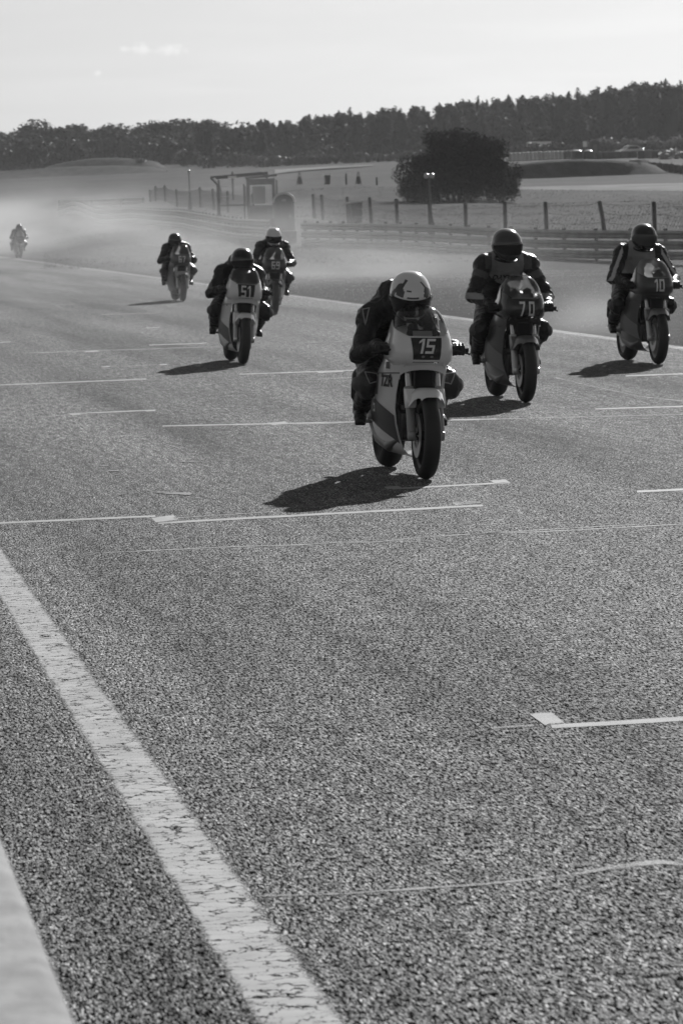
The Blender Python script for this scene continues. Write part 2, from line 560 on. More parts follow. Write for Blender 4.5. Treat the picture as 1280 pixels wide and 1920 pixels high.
    def lathe_z(s, prof, n=20, c=(0, 0, 0), mi=0):
        vs = []
        for i in range(n):
            th = 2 * math.pi * i / n
            for r, z in prof:
                vs.append((c[0] + r * math.cos(th), c[1] + r * math.sin(th), c[2] + z))
        k = len(prof); fs = []
        for i in range(n):
            j = (i + 1) % n
            for p in range(k - 1):
                fs.append((i * k + p, j * k + p, j * k + p + 1, i * k + p + 1))
        return s.add(vs, fs, mi)

    def grid(s, rows, closed=False, mi=0):
        n = len(rows[0]); vs = [p for r in rows for p in r]; fs = []
        for i in range(len(rows) - 1):
            for k in range(n - (0 if closed else 1)):
                k2 = (k + 1) % n
                fs.append((i * n + k, i * n + k2, (i + 1) * n + k2, (i + 1) * n + k))
        return s.add(vs, fs, mi)

    def prism(s, poly, thick, frame, mi=0):
        """polygon in the (a, b) plane of frame=(origin, A, B, N) with thickness along N"""
        o, A, B, N = [Vector(x) for x in frame]
        n = len(poly)
        vs = [o + A * a + B * b for a, b in poly] + [o + A * a + B * b + N * thick for a, b in poly]
        fs = [tuple(range(n - 1, -1, -1)), tuple(range(n, 2 * n))] + [(i, (i + 1) % n, n + (i + 1) % n, n + i) for i in range(n)]
        return s.add(vs, fs, mi)

    def mesh(s, name, mats, smooth=True, solid=0.0, fix=True):
        me = bpy.data.meshes.new(name)
        me.from_pydata(s.v, [], s.f)
        if not isinstance(mats, (list, tuple)):
            mats = [mats]
        for m in mats:
            me.materials.append(m)
        me.polygons.foreach_set('material_index', s.m)
        if fix:
            bm = bmesh.new(); bm.from_mesh(me)
            bmesh.ops.remove_doubles(bm, verts=bm.verts, dist=1e-5)
            bmesh.ops.recalc_face_normals(bm, faces=bm.faces)
            if solid:
                bmesh.ops.solidify(bm, geom=bm.faces[:], thickness=solid)
            bm.to_mesh(me); bm.free()
        if smooth:
            me.polygons.foreach_set('use_smooth', [True] * len(me.polygons))
            try:
                me.set_sharp_from_angle(angle=R(42))
            except Exception:
                pass
        me.update()
        return me

    def build(s, name, mats, parent=None, smooth=True, solid=0.0):
        return link(name, s.mesh(name, mats, smooth, solid), parent)


def link(name, data, parent=None, loc=None):
    o = bpy.data.objects.new(name, data)
    COL.objects.link(o)
    if parent is not None:
        o.parent = parent
    if loc is not None:
        o.location = loc
    return o


def tag(o, label=None, cat=None, group=None, kind=None):
    if label: o['label'] = label
    if cat: o['category'] = cat
    if group: o['group'] = group
    if kind: o['kind'] = kind
    return o


def empty(name, loc=(0, 0, 0), rot=(0, 0, 0)):
    o = link(name, None)
    o.empty_display_size = 0.2
    o.location = loc; o.rotation_euler = rot
    return o


def smoothstep(a, b, x):
    t = np.clip((x - a) / (b - a), 0, 1)
    return t * t * (3 - 2 * t)


def lerp(a, b, t):
    return a + (b - a) * t


# ---------------------------------------------------------------- terrain
# what the ground does behind the track: (pixel in the photograph, distance) gives a point of it
CTRL = [(1280, 497, 124), (1000, 480, 132), (800, 470, 142), (560, 462, 160), (400, 445, 190), (200, 427, 260), (105, 410, 340),
        (1226, 437, 145), (947, 432, 155), (745, 424, 172), (655, 418, 188), (587, 408, 200), (430, 398, 236), (333, 388, 280), (285, 382, 308),
        (1150, 385, 215), (950, 388, 215), (860, 383, 245), (700, 385, 230), (1000, 365, 300), (1280, 365, 290), (1200, 345, 360), (1000, 345, 370), (1280, 332, 400),
        (620, 351, 262), (720, 352, 262), (560, 358, 255), (613, 345, 300), (450, 355, 300), (300, 362, 370), (100, 372, 420),
        (200, 340, 480), (0, 345, 480), (450, 328, 480), (600, 318, 510), (750, 310, 520), (960, 312, 455), (1080, 306, 440), (1240, 315, 420), (1100, 290, 520), (1280, 290, 520),
        (0, 322, 640), (200, 315, 640), (400, 305, 650), (640, 294, 650), (900, 288, 620), (1280, 275, 620), (640, 280, 900), (0, 310, 900), (1280, 262, 900)]
_cp = [at(*c) for c in CTRL]
for u_, L_ in ((20, 14), (50, 14), (90, 14), (130, 14), (170, 14), (230, 14), (300, 14), (10, 30), (50, 40), (-40, 20), (-40, 80), (50, 120), (30, 300), (150, 200),
               (300, -40), (200, -60), (100, -40), (450, -30), (200, -400), (0, -300)):
    p_ = uL(u_, L_)
    _cp.append(Vector((p_.x, p_.y, 0.0 if u_ < 260 else 0.7)))
for x_, y_, z_ in ((-2500, 2500, 16), (0, 2600, 18), (2500, 2500, 20), (-700, 900, 11), (800, 900, 14), (-2500, 0, 3), (2500, 0, 5), (-400, 500, 6), (450, 450, 7), (0, -400, 0)):
    _cp.append(Vector((x_, y_, z_)))
_cx = np.array([[p.x / 100, p.y / 100] for p in _cp]); _cz = np.array([p.z for p in _cp])


def _phi(d2):
    return np.sqrt(d2 + 0.004)            # multiquadric: smooth near points, flat far away


_A = _phi(((_cx[:, None, :] - _cx[None, :, :]) ** 2).sum(-1)) + np.eye(len(_cx)) * -0.004
_n = len(_cx)
_P = np.hstack([np.ones((_n, 1)), _cx])
_S = np.block([[_A, _P], [_P.T, np.zeros((3, 3))]])
_w = np.linalg.solve(_S, np.concatenate([_cz, np.zeros(3)]))


def hz(x, y):
    x = np.asarray(x, float); y = np.asarray(y, float)
    q = np.stack([x.ravel() / 100, y.ravel() / 100], -1)
    d2 = ((q[:, None, :] - _cx[None]) ** 2).sum(-1)
    z = _phi(d2) @ _w[:_n] + _w[_n] + q @ _w[_n + 1:]
    L = x.ravel() * T_L.x + y.ravel() * T_L.y
    k = smoothstep(11.2, 19.0, L)
    z = z * k
    return z.reshape(x.shape)


def gz(p):
    return float(hz(p[0], p[1]))


def gpt(px, py, Y, sink=0.0):
    """point on the terrain under a pixel's bearing at distance Y"""
    p = at(px, py, Y)
    return Vector((p.x, p.y, gz(p) - sink))


TRACK_R = 11.12


def build_ground():
    us = [-300, -200, -120, -80, -50, -30, -15] + list(np.arange(0, 300, 4.0)) + list(np.geomspace(300, 1100, 70)) + [1300, 1600, 2100, 2800, 3600]
    Ls = [-2600, -1500, -800, -400, -200, -100, -60, -30, -15, -8, 2, TRACK_R - 0.35, TRACK_R - 0.02, TRACK_R + 0.25] + list(np.arange(12, 60, 2.0)) + list(np.geomspace(60, 420, 60)) + [520, 700, 1000, 1500, 2200, 3000]
    U, LL = np.meshgrid(us, Ls, indexing='ij')
    X = T_U.x * U + T_L.x * LL; Y = T_U.y * U + T_L.y * LL
    Z = hz(X, Y)
    rng = np.random.default_rng(3)
    Z += (rng.random(Z.shape) - .5) * 0.06 * smoothstep(14, 24, LL)
    Z = np.where((LL < TRACK_R - 0.1) & (LL > -9), -0.06, Z)
    mb = MB()
    mb.grid([[(X[i, j], Y[i, j], Z[i, j]) for j in range(X.shape[1])] for i in range(X.shape[0])])
    o = mb.build('ground', M_GRASS)
    return tag(o, 'rough mown grass rising gently towards the wood', None, kind='structure')


build_ground()

# ---------------------------------------------------------------- the track and its paint
mb = MB()
rows = []
for u_ in list(np.arange(-60, 120, 6.0)) + list(np.arange(120, 420, 15.0)):
    rows.append([uL(u_, l_) for l_ in (-7.5, -3, 0, 3, 6, 9, TRACK_R)])
mb.grid(rows)
track = tag(mb.build('track', M_ASPH, smooth=False), 'grey coarse asphalt race track with start grid paint', None, kind='structure')


def stripe(name, a, b, m, z, seg=40, wob=0.0, parent=track, label=None):
    """painted band between two 3-D polylines a and b (same count); uv 'across' runs 1..0..1"""
    me = bpy.data.meshes.new(name)
    vs, fs, uv = [], [], []
    n = len(a)
    for i in range(n):
        p, q = Vector(a[i]), Vector(b[i])
        mid = (p + q) / 2
        for w, t in ((p, 1), (mid, 0), (q, 1)):
            vs.append((w.x, w.y, z)); uv.append(t)
    for i in range(n - 1):
        for k in (0, 1):
            fs.append((i * 3 + k, i * 3 + k + 1, i * 3 + k + 4, i * 3 + k + 3))
    me.from_pydata(vs, [], fs)
    l = me.uv_layers.new(name='across')
    for poly in me.polygons:
        for li in poly.loop_indices:
            l.data[li].uv = (uv[me.loops[li].vertex_index], 0)
    me.materials.append(m); me.update()
    bm = bmesh.new(); bm.from_mesh(me); bmesh.ops.recalc_face_normals(bm, faces=bm.faces)
    if sum(f.normal.z for f in bm.faces) < 0:
        bmesh.ops.reverse_faces(bm, faces=bm.faces[:])
    bm.to_mesh(me); bm.free()
    o = link(name, me, parent)
    if label: o['label'] = label
    return o


def L_of(p):
    return p.dot(T_L)


def edge_fit(pts):
    """straight ground line through three points of a paint edge: L as a function of u"""
    P = [ground_at(*q) for q in pts]
    k = np.polyfit([p.dot(T_U) for p in P], [L_of(p) for p in P], 1)
    return lambda u: float(k[0] * u + k[1])


ea = edge_fit(((10, 1037), (350, 1491), (638, 1905)))
eb = edge_fit(((0, 1122), (285, 1592), (468, 1905)))
us = list(np.arange(-2, 70, 2.0))
stripe('edge_line', [uL(u, eb(u) - .02) for u in us], [uL(u, ea(u) + .012) for u in us], M_LINE, 0.0015, label='broad cracked white paint line')
us = list(np.arange(-20, 400, 5.0))
stripe('edge_line', [uL(u, TRACK_R - 0.24) for u in us], [uL(u, TRACK_R - 0.02) for u in us], m_paint('far_edge_paint', 0.28, 0.34), 0.0015, label='pale line along the grass verge')


def mark(poly_a, poly_b, m=None, z=0.0015, name='grid_marking'):
    a = [ground_at(*p) for p in poly_a]; b = [ground_at(*p) for p in poly_b]
    return stripe(name, a, b, m or M_GRID, z)


def hline(x0, y0, x1, y1, t, m=None, n=8, z=0.0015, name='grid_marking'):
    A, B = [], []
    for i in range(n + 1):
        k = i / n
        x, y = lerp(x0, x1, k), lerp(y0, y1, k)
        A.append((x, y - t / 2)); B.append((x, y + t / 2))
    return mark(A, B, m, z, name)


# the row nearest in front of the leading bike
hline(0, 981, 292, 968, 5.5)
mark([(281, 969), (322, 964)], [(296, 983), (340, 977)])
hline(297, 981, 905, 948, 6.0)
hline(326, 972, 505, 960, 3.2, M_FAINT)
mark([(838, 940), (884, 936)], [(862, 952), (908, 947)], M_FAINT, 0.003)
hline(735, 917, 955, 905, 4.6)
mark([(915, 900), (944, 898)], [(930, 909), (957, 906)], None, 0.003)
mark([(715, 912), (742, 910)], [(730, 919), (757, 917)], None, 0.003)
# rows behind it
hline(305, 799, 930, 786, 3.4)
hline(930, 786, 1280, 777, 2.6, M_FAINT)
mark([(497, 792), (530, 790)], [(515, 799), (548, 796)], None, 0.003)
hline(515, 798, 700, 791, 2.6, M_FAINT)
mark([(893, 785), (925, 783)], [(903, 790), (936, 788)], M_FAINT, 0.003)
hline(132, 776, 292, 769, 3.0)
mark([(128, 775), (146, 774)], [(136, 780), (154, 779)], None, 0.003)
mark([(268, 769), (286, 768)], [(276, 773), (294, 772)], None, 0.003)
hline(90, 781, 132, 777, 2.0, M_FAINT)
hline(0, 722, 275, 711, 2.8)
mark([(248, 709), (270, 708)], [(254, 713), (277, 712)], M_FAINT, 0.003)
hline(50, 662, 412, 650, 2.6, M_FAINT)
mark([(158, 658), (182, 657)], [(163, 661), (188, 660)], None, 0.003)
mark([(372, 643), (386, 642)], [(376, 645), (390, 644)], None, 0.003)
hline(280, 647, 380, 644, 2.0)
mark([(189, 687), (204, 686)], [(194, 690), (209, 689)], None, 0.003)
mark([(297, 683), (311, 682)], [(302, 686), (316, 685)], None, 0.003)
hline(200, 688, 305, 684, 1.8, M_FAINT)
hline(448, 702, 700, 693, 2.6)
mark([(593, 697), (640, 694)], [(598, 701), (646, 698)], None, 0.003)
hline(580, 712, 700, 706, 2.0, M_FAINT)
hline(1115, 767, 1280, 762, 3.2)
hline(1193, 922, 1280, 918, 6.0)
hline(1172, 705, 1280, 701, 2.8)
hline(560, 643, 640, 640, 1.8, M_FAINT)
hline(105, 572, 142, 570, 1.8, M_FAINT)
hline(190, 590, 300, 587, 1.6, M_FAINT)
hline(0, 597, 25, 596, 1.8, M_FAINT)
hline(0, 642, 22, 641, 2.0)
hline(275, 615, 300, 614, 2.0)
# nearest row
mark([(983, 1334), (1026, 1331)], [(1030, 1368), (1064, 1362)], None, 0.003)
mark([(1030, 1357), (1150, 1350), (1280, 1341)], [(1036, 1369), (1150, 1363), (1280, 1355)])
mark([(917, 1361), (992, 1356)], [(924, 1371), (1008, 1365)], M_FAINT)
# pale sealed joints between the laid strips of asphalt
def joint(pts, t, m=None):
    A, B = [], []
    for i, (x, y) in enumerate(pts):
        w = t[i] if isinstance(t, (list, tuple)) else t
        A.append((x, y - w / 2)); B.append((x, y + w / 2))
    mark(A, B, m or M_FAINT, 0.0015, 'sealed_joint')


joint([(480, 1681), (560, 1679), (640, 1677), (720, 1671), (780, 1667), (860, 1662), (930, 1656), (1010, 1648), (1080, 1640), (1140, 1628), (1190, 1622), (1240, 1617), (1280, 1623), (1340, 1612)],
      [5, 6, 6, 8, 10, 10, 11, 11, 13, 18, 24, 20, 14, 12])
joint([(195, 1037), (320, 1031), (450, 1025), (560, 1022), (640, 1017), (700, 1017), (800, 1007), (900, 1001), (1000, 998), (1100, 993), (1190, 988), (1280, 983)], 4.2)
joint([(880, 1003), (980, 996), (1080, 990), (1190, 984)], 3.0)
joint([(1040, 708), (1090, 720), (1150, 733), (1200, 744), (1280, 752)], 2.4)
joint([(640, 722), (690, 738), (760, 752)], 2.0)
# dark rubber and oil scars
for x, y, w, h in ((335, 926, 60, 2.5), (348, 927, 24, 4.5), (302, 924, 22, 2.2), (214, 884, 24, 1.8), (195, 874, 18, 1.4), (352, 866, 60, 1.3), (428, 918, 10, 1.6), (372, 935, 14, 1.5)):
    A, B = [], []
    rr = random.Random(x)
    for i in range(9):
        k = i / 8
        e = math.sin(math.pi * k) ** .5 * (0.4 + 0.6 * rr.random())
        A.append((x - w / 2 + w * k, y - h * e)); B.append((x - w / 2 + w * k, y + h * e * .7 + .1))
    mark(A, B, M_INK, 0.0035 + (x % 5) * .0003, 'rubber_scar')

# ---------------------------------------------------------------- pit wall beside the camera
WT = 0.93
wl = [L_of(ground_at(2, 1560, WT)), L_of(ground_at(158, 1910, WT))]
WL = sum(wl) / 2
mb = MB()
prof = [(WL - .32, 0), (WL - .32, WT - .03), (WL - .29, WT), (WL - .025, WT), (WL - .006, WT - .008), (WL, WT - .03), (WL + .03, 0)]
rows = []
for u_ in np.arange(-6, 14.1, 1.0):
    rows.append([uL(u_, l_, z_ - (0.0 if z_ else 0.01)) for l_, z_ in prof])
mb.grid(rows)
n_ = len(prof)
mb.f.append(tuple(range(n_))); mb.m.append(0)
mb.f.append(tuple(len(mb.v) - n_ + i for i in range(n_ - 1, -1, -1))); mb.m.append(0)
tag(mb.build('pit_wall', M_CONC), 'pale concrete pit wall top blurred in the near bottom corner', 'wall')

# ---------------------------------------------------------------- guard rails
RAIL_PX = [(1280, 497, 124), (1000, 480, 132), (800, 470, 142), (556, 462, 160)]
RAIL_PX2 = [(512, 461, 162), (400, 445, 190), (300, 431, 224), (200, 427, 260), (150, 419, 292), (112, 411, 335)]
# beam: depth towards the track, height
WPROF = [(0.0, .135), (.012, .137), (.02, .131), (.09, .066), (.096, .05), (.09, .038), (.03, .012), (.022, 0), (.03, -.014), (.09, -.045), (.094, -.07), (.07, -.095), (.02, -.128), (.012, -.137), (0.0, -.135)]


def resample(pts, step):
    out = [pts[0].copy()]; acc = 0.0
    for a, b in zip(pts[:-1], pts[1:]):
        d = (b - a).length; t = step - acc
        while t <= d:
            out.append(a.lerp(b, t / d)); t += step
        acc = d - (t - step)
    return out


def smooth_poly(pts, n=8):
    out = []
    P = [pts[0] * 2 - pts[1]] + pts + [pts[-1] * 2 - pts[-2]]
    for i in range(1, len(P) - 2):
        for k in range(n):
            t = k / n
            out.append(0.5 * ((2 * P[i]) + (P[i + 1] - P[i - 1]) * t + (2 * P[i - 1] - 5 * P[i] + 4 * P[i + 1] - P[i + 2]) * t * t + (-P[i - 1] + 3 * P[i] - 3 * P[i + 1] + P[i + 2]) * t ** 3))
    out.append(pts[-1])
    return out


def guard_rail(pts, label, flip=1.0, step=2.0, per=2):
    root = empty('guard_rail', pts[0])
    base = pts[0].copy()
    pts = resample(smooth_poly(pts), step)
    for p in pts:
        p.z = gz(p)
    rng = random.Random(int(base.x * 10))
    # smooth the heights so that the beams run fair
    zs = [p.z for p in pts]
    for i in range(len(pts)):
        w = zs[max(0, i - 7):i + 8]; pts[i].z = sum(w) / len(w)
    nrm = []
    for i, p in enumerate(pts):
        t = (pts[min(i + 1, len(pts) - 1)] - pts[max(i - 1, 0)]); t.z = 0; t.normalize()
        n = Vector((-t.y, t.x, 0)) * flip
        nrm.append(n)
    for i in range(0, len(pts) - 1, per):
        idx = list(range(i, min(i + per, len(pts) - 1) + 1))
        for tier in range(3):
            rows = []
            zc = 0.155 + tier * 0.335
            dd = rng.uniform(-.008, .008); dz = rng.uniform(-.008, .008)
            for q, j in enumerate(idx):
                ov = 0.0
                pos = pts[j].copy()
                if q == len(idx) - 1 and j < len(pts) - 1:
                    pos = pos + (pts[j] - pts[j - 1]).normalized() * 0.12
                rows.append([pos + nrm[j] * (a + .09 + dd + (0.004 if q == 0 else 0)) + Vector((0, 0, zc + b + dz)) - base for a, b in WPROF])
            mb = MB(); mb.grid(rows)
            mb.build('beam', M_STEEL, root, solid=0.004)
    for j, p in enumerate(pts):
        mb = MB()
        t = nrm[j].cross(Vector((0, 0, 1)))
        rot = Matrix((t, nrm[j], Vector((0, 0, 1)))).transposed()
        q = p - base
        mb.box(q + Vector((0, 0, .45)) + nrm[j] * -0.02, (.09, .10, 1.16), rot)
        for tier in range(3):
            mb.box(q + nrm[j] * .06 + Vector((0, 0, .155 + tier * .335)), (.11, .058, .20), rot)
            mb.box(q + nrm[j] * .125 + Vector((0, 0, .155 + tier * .335)), (.028, .012, .028), rot)
        mb.build('post', M_POST, root, smooth=False)
    tag(root, label, 'guard rail')
    return root


def rail_pts(px):
    return [gpt(*p) for p in px]


rp = rail_pts(RAIL_PX)
rp = [rp[0] + (rp[0] - rp[1]).normalized() * 9] + rp
guard_rail(rp, 'three-beam steel guard rail running behind the two right riders', flip=1.0)
rp2 = rail_pts(RAIL_PX2)
guard_rail(rp2, 'dusty steel guard rail curving away behind the riders left of the marshal gap', flip=1.0, step=2.0, per=3)
rp3 = [gpt(112, 405, 350), gpt(150, 398, 352), gpt(210, 393, 350), gpt(275, 388, 345)]
guard_rail(rp3, 'short far guard rail returning behind the bend in the dust', flip=1.0, step=4.0, per=2)


# ---------------------------------------------------------------- fences
def fence(pxs, label, hgt=1.2, net=True):
    """pxs: list of (px of post foot, py, Y, lean in px at the top)"""
    P = [gpt(p[0], p[1], p[2]) for p in pxs]
    root = empty('post_fence', P[0])
    base = P[0]
    tops = []
    rng = random.Random(len(pxs))
    for (px, py, Y, lean, h), p in zip(pxs, P):
        mb = MB()
        k = Y / 7200
        tip = Vector((-lean * k, rng.uniform(-.03, .03), h))
        mb.tube([p - base - Vector((0, 0, .3)), p - base + tip * .5, p - base + tip * .985, p - base + tip], [.085, .083, .08, .055], 8)
        mb.build('post', M_WOOD, root)
        tops.append(p - base + tip)
    for f in (0.93, 0.62, 0.32, 0.06):
        mb = MB(); pts = []
        for i in range(len(P) - 1):
            a = (P[i] - base).lerp(tops[i], f); b = (P[i + 1] - base).lerp(tops[i + 1], f)
            for q in range(6):
                t = q / 6
                pts.append(a.lerp(b, t) + Vector((0, 0, -0.09 * 4 * t * (1 - t))))
        pts.append((P[-1] - base).lerp(tops[-1], f))
        mb.tube(pts, .007, 4); mb.build('wire', M_WIRE, root)
    if net:
        # chain-link mesh: crossed wires, real strands
        mb = MB()
        for i in range(len(P) - 1):
            a0, a1 = P[i] - base, (P[i] - base).lerp(tops[i], .92)
            b0, b1 = P[i + 1] - base, (P[i + 1] - base).lerp(tops[i + 1], .92)
            L = (b0 - a0).length
            nn = int(L / 0.22)
            for q in range(nn):
                t0 = q / nn
                for dr in (-1, 1):
                    t1 = t0 + dr * 0.9 / max(L, 1)
                    if t1 < 0 or t1 > 1: continue
                    p = a0.lerp(b0, t0); r = a1.lerp(b1, t1) - Vector((0, 0, 4 * .09 * t1 * (1 - t1)))
                    dirv = (r - p).normalized(); s = dirv.cross(Vector((0, 1, 0))).normalized() * .003
                    mb.add([p - s, p + s, r + s, r - s], [(0, 1, 2, 3)])
        o = mb.build('wire_netting', M_WIRE, root, smooth=False)
        o['kind'] = 'stuff'
    tag(root, label, 'fence')
    return root


fence([(1345, 442, 141, 2, 1.2), (1227, 437, 145, 1, 1.2), (1134, 436, 148, 10, 1.2), (1024, 434, 151, 1, 1.19), (947, 432, 155, 0, 1.2), (873, 430, 160, 0, 1.18), (806, 427, 165, 0, 1.16), (745, 424, 172, 1, 1.25), (696, 421, 180, 2, 1.3), (653, 419, 188, 1, 1.3), (606, 412, 196, 2, 1.3), (589, 409, 200, 1, 1.25)],
      'wire fence on dark wooden posts behind the right guard rail, passing the round tree')
fence([(475, 402, 224, 0, 1.35), (428, 399, 236, 0, 1.35), (402, 396, 246, 2, 1.35), (377, 394, 258, 1, 1.35), (333, 389, 280, 1, 1.3), (311, 386, 292, 1, 1.25), (293, 384, 302, 0, 1.2), (282, 383, 309, 0, 1.2)],
      'wire fence on dark posts in front of the left field, left of the marshal hut')


def upright(name, px, py, Y, h, r, label, cat, lean=0, m=None, group=None):
    p = gpt(px, py, Y)
    mb = MB(); k = Y / 7200
    mb.tube([(0, 0, -.3), (-lean * k * .5, 0, h * .5), (-lean * k, 0, h * .97), (-lean * k, 0, h)], [r, r, r * .95, r * .6], 8)
    o = mb.build(name, m or M_WOOD); o.location = p
    return tag(o, label, cat, group)


upright('timber_post', 416, 372, 262, 1.6, .08, 'leaning lone timber post in the field left of the hut frame', 'post', lean=5)
upright('timber_post', 649, 346, 300, .85, .07, 'short timber post on the mound left of the pointed stand', 'post')
upright('timber_post', 706, 345, 300, .65, .07, 'low timber post on the mound near the round tree', 'post')
upright('timber_post', 437, 368, 262, 2.0, .06, 'slim dark post seen inside the open hut frame', 'post')


def pointed_stand(px, py, Y, h, w, label):
    p = gpt(px, py, Y)
    root = empty('pointed_stand', p)
    for s, a in ((-1, -1), (1, -1), (-1, 1), (1, 1)):
        mb = MB(); mb.tube([(s * w / 2, a * w / 2, -.1), (s * .03, a * .03, h)], [.035, .03], 6); mb.build('leg', M_WOOD, root)
    mb = MB()
    for z in (.25, .5):
        k = 1 - z
        mb.box((0, -w / 2 * k, h * z), (w * k, .03, .1)); mb.box((0, w / 2 * k, h * z), (w * k, .03, .1))
    mb.box((0, 0, h * .35), (w * .5, .02, h * .6))
    mb.build('board', M_DARK, root, smooth=False)
    return tag(root, label, 'stand')


pointed_stand(562, 352, 300, 1.0, .5, 'dark pointed timber stand on the mound right of the portable toilet')
pointed_stand(672, 347, 300, 1.0, .5, 'dark pointed timber stand on the mound left of the round tree')


def lamp_pole(px, py, Y, h, label, twin=True, hb=.95):
    p = gpt(px, py, Y)
    root = empty('signal_lamp_pole', p)
    mb = MB()
    b = .17
    mb.add([(-b, -b, -.2), (b, -b, -.2), (b, b, -.2), (-b, b, -.2), (-.05, -.05, hb), (.05, -.05, hb), (.05, .05, hb), (-.05, .05, hb)],
           [(0, 1, 5, 4), (1, 2, 6, 5), (2, 3, 7, 6), (3, 0, 4, 7), (4, 5, 6, 7), (0, 3, 2, 1)])
    mb.build('base', M_DARK, root, smooth=False)
    mb = MB(); mb.tube([(0, 0, hb - .1), (-.03, 0, h)], [.045, .04], 8); mb.build('pole', mat('lamp_pole_paint', .13, .5), root)
    for s in ((-1, 1) if twin else (0,)):
        mb = MB()
        prof = [(.001, -.11), (.07, -.11), (.1, -.06), (.11, .0), (.1, .06), (.06, .09), (.001, .1)]
        mb.lathe_z(prof, 14, (-.03 + s * .11, 0, h + .08))
        mb.build('lamp_head', mat('lamp_head', .55, .35), root)
    mb = MB(); mb.box((-.03, 0, h - .03), (.34 if twin else .1, .05, .04)); mb.build('bracket', M_DARK, root, smooth=False)
    return tag(root, label, 'lamp')


lamp_pole(808, 424, 158, 2.35, 'twin-headed lamp pole on a dark tapered base in front of the round tree')
lamp_pole(357, 392, 262, 2.55, 'single-headed lamp pole on a dark tapered base in the left fence line', twin=False, hb=1.2)


def wheelie_bin(px, py, Y, s, label, base_v, lean=0.0):
    p = gpt(px, py, Y)
    root = empty('wheeled_bin', p, (0, R(lean), R(12)))
    m = mat('bin_plastic_%d' % int(base_v * 1000), base_v, .5)
    mb = MB()
    rows = []
    for z, w, d in ((0.0, .44, .46), (.08, .46, .5), (.9, .56, .66), (.96, .6, .7)):
        rows.append([(x * s, y * s, z * s) for x, y in ((-w / 2, -d / 2), (w / 2, -d / 2), (w / 2, d / 2), (-w / 2, d / 2))])
    mb.grid(rows, closed=True); mb.add(rows[0], [(3, 2, 1, 0)]); mb.build('body', m, root, smooth=False)
    mb = MB(); mb.bbox((0, 0, .99 * s), (.64 * s, .74 * s, .07 * s), .02 * s); mb.bbox((0, .39 * s, .97 * s), (.5 * s, .08 * s, .05 * s), .02 * s)
    mb.build('lid', mat('bin_lid', .22, .3), root)
    for q in (-1, 1):
        mb = MB(); mb.lathe_x([(-.03 * s, .001), (-.03 * s, .1 * s), (.03 * s, .1 * s), (.03 * s, .001)], 14, (q * .26 * s, .24 * s, .1 * s)); mb.build('wheel', M_TYRE, root)
    return tag(root, label, 'bin')


wheelie_bin(668, 417, 186, 1.02, 'grey wheeled bin behind the guard rail left of the round tree', .07, -3)
wheelie_bin(614, 347, 300, .72, 'small dark bin on the mound beside a stub post', .04)

# ---------------------------------------------------------------- marshal post and portable toilet
HB = gpt(491, 412, 195)
K = 195 / 7200.0
hut = empty('marshal_hut', HB)
M_HUT = mat('hut_panel', .16, .7, noise=(2.5, .13, .19)); M_HUTD = mat('hut_dark_panel', .08, .6)
W2, HH = .64, 2.45
mb = MB()
for x in (-W2, W2):
    for y in (-.55, .55):
        mb.box((x, y, HH / 2 - .1), (.15, .15, HH + .2))
mb.build('frame', M_HUT, hut, smooth=False)
mb = MB(); mb.box((0, -.55, .55), (2 * W2 - .16, .05, 1.1)); mb.build('front_panel', M_HUTD, hut, smooth=False)
mb = MB(); mb.box((.02, -.585, .62), (.6, .02, .72)); mb.box((.02, -.6, .66), (.14, .02, .16)); mb.build('notice_board', mat('notice_board', .055, .6), hut, smooth=False)
mb = MB(); mb.box((-W2 + .0, 0, .6), (.05, .96, 1.2)); mb.build('side_panel', M_HUT, hut, smooth=False)
mb = MB(); mb.box((W2, 0, 1.1), (.05, .96, 2.2)); mb.build('side_panel', M_HUT, hut, smooth=False)
mb = MB(); mb.box((0, -.56, 2.28), (2 * W2 - .16, .06, .3)); mb.build('fascia', M_HUT, hut, smooth=False)
mb = MB(); mb.box((-.12, .5, 1.62), (.66, .03, .9)); mb.build('window_pane', mat('hut_window_pale', .5, .25), hut, smooth=False)
mb = MB(); mb.box((.05, -.3, HH + .09), (1.6, 1.9, .09), Matrix.Rotation(R(-4), 3, 'Y')); mb.build('roof', M_HUTD, hut, smooth=False)
tag(hut, 'grey box marshal hut with open window standing behind the guard rail', 'hut')

FB = gpt(411, 408, 195)
can = empty('canopy_frame', FB)
FW = (500 - 411) * K
mb = MB(); mb.box((0, 0, 1.1), (.16, .16, 2.5)); mb.build('post', M_DARK, can, smooth=False)
mb = MB(); mb.tube([(0, 0, 2.33), (-.36, -.1, 2.72)], .06, 6); mb.build('brace', M_DARK, can)
mb = MB(); mb.tube([(-.38, -.1, 2.74), (FW * .93, -.1, 2.9)], .055, 6); mb.build('top_beam', M_DARK, can)
mb = MB(); mb.tube([(FW * .93, -.1, 2.9), (FW + .1, -.05, 2.62)], .06, 6); mb.build('brace', M_DARK, can)
mb = MB(); mb.box((FW * .5, .35, 2.79), (FW * 1.1, .9, .06), Matrix.Rotation(R(-3.6), 3, 'Y') @ Matrix.Rotation(R(-6), 3, 'X')); mb.build('roof_sheet', M_DARK, can, smooth=False)
mb = MB(); mb.box((.72, -.17, 2.72), (.42, .04, .11)); mb.build('sign_plate', M_WHITE, can, smooth=False)
mb = MB(); mb.box((FW * .28 + .08, 0, 1.3), (FW * .56, .06, .08)); mb.build('cross_rail', M_DARK, can, smooth=False)
for z in (1.5, 1.75, 2.0, 2.25):
    mb = MB(); mb.tube([(.08, 0, z), (.52, 0, z + .01)], .012, 5); mb.build('rung', M_STEEL, can)
mb = MB(); mb.box((FW * .54, 0, 1.1), (.07, .07, 2.5)); mb.build('post', M_DARK, can, smooth=False)
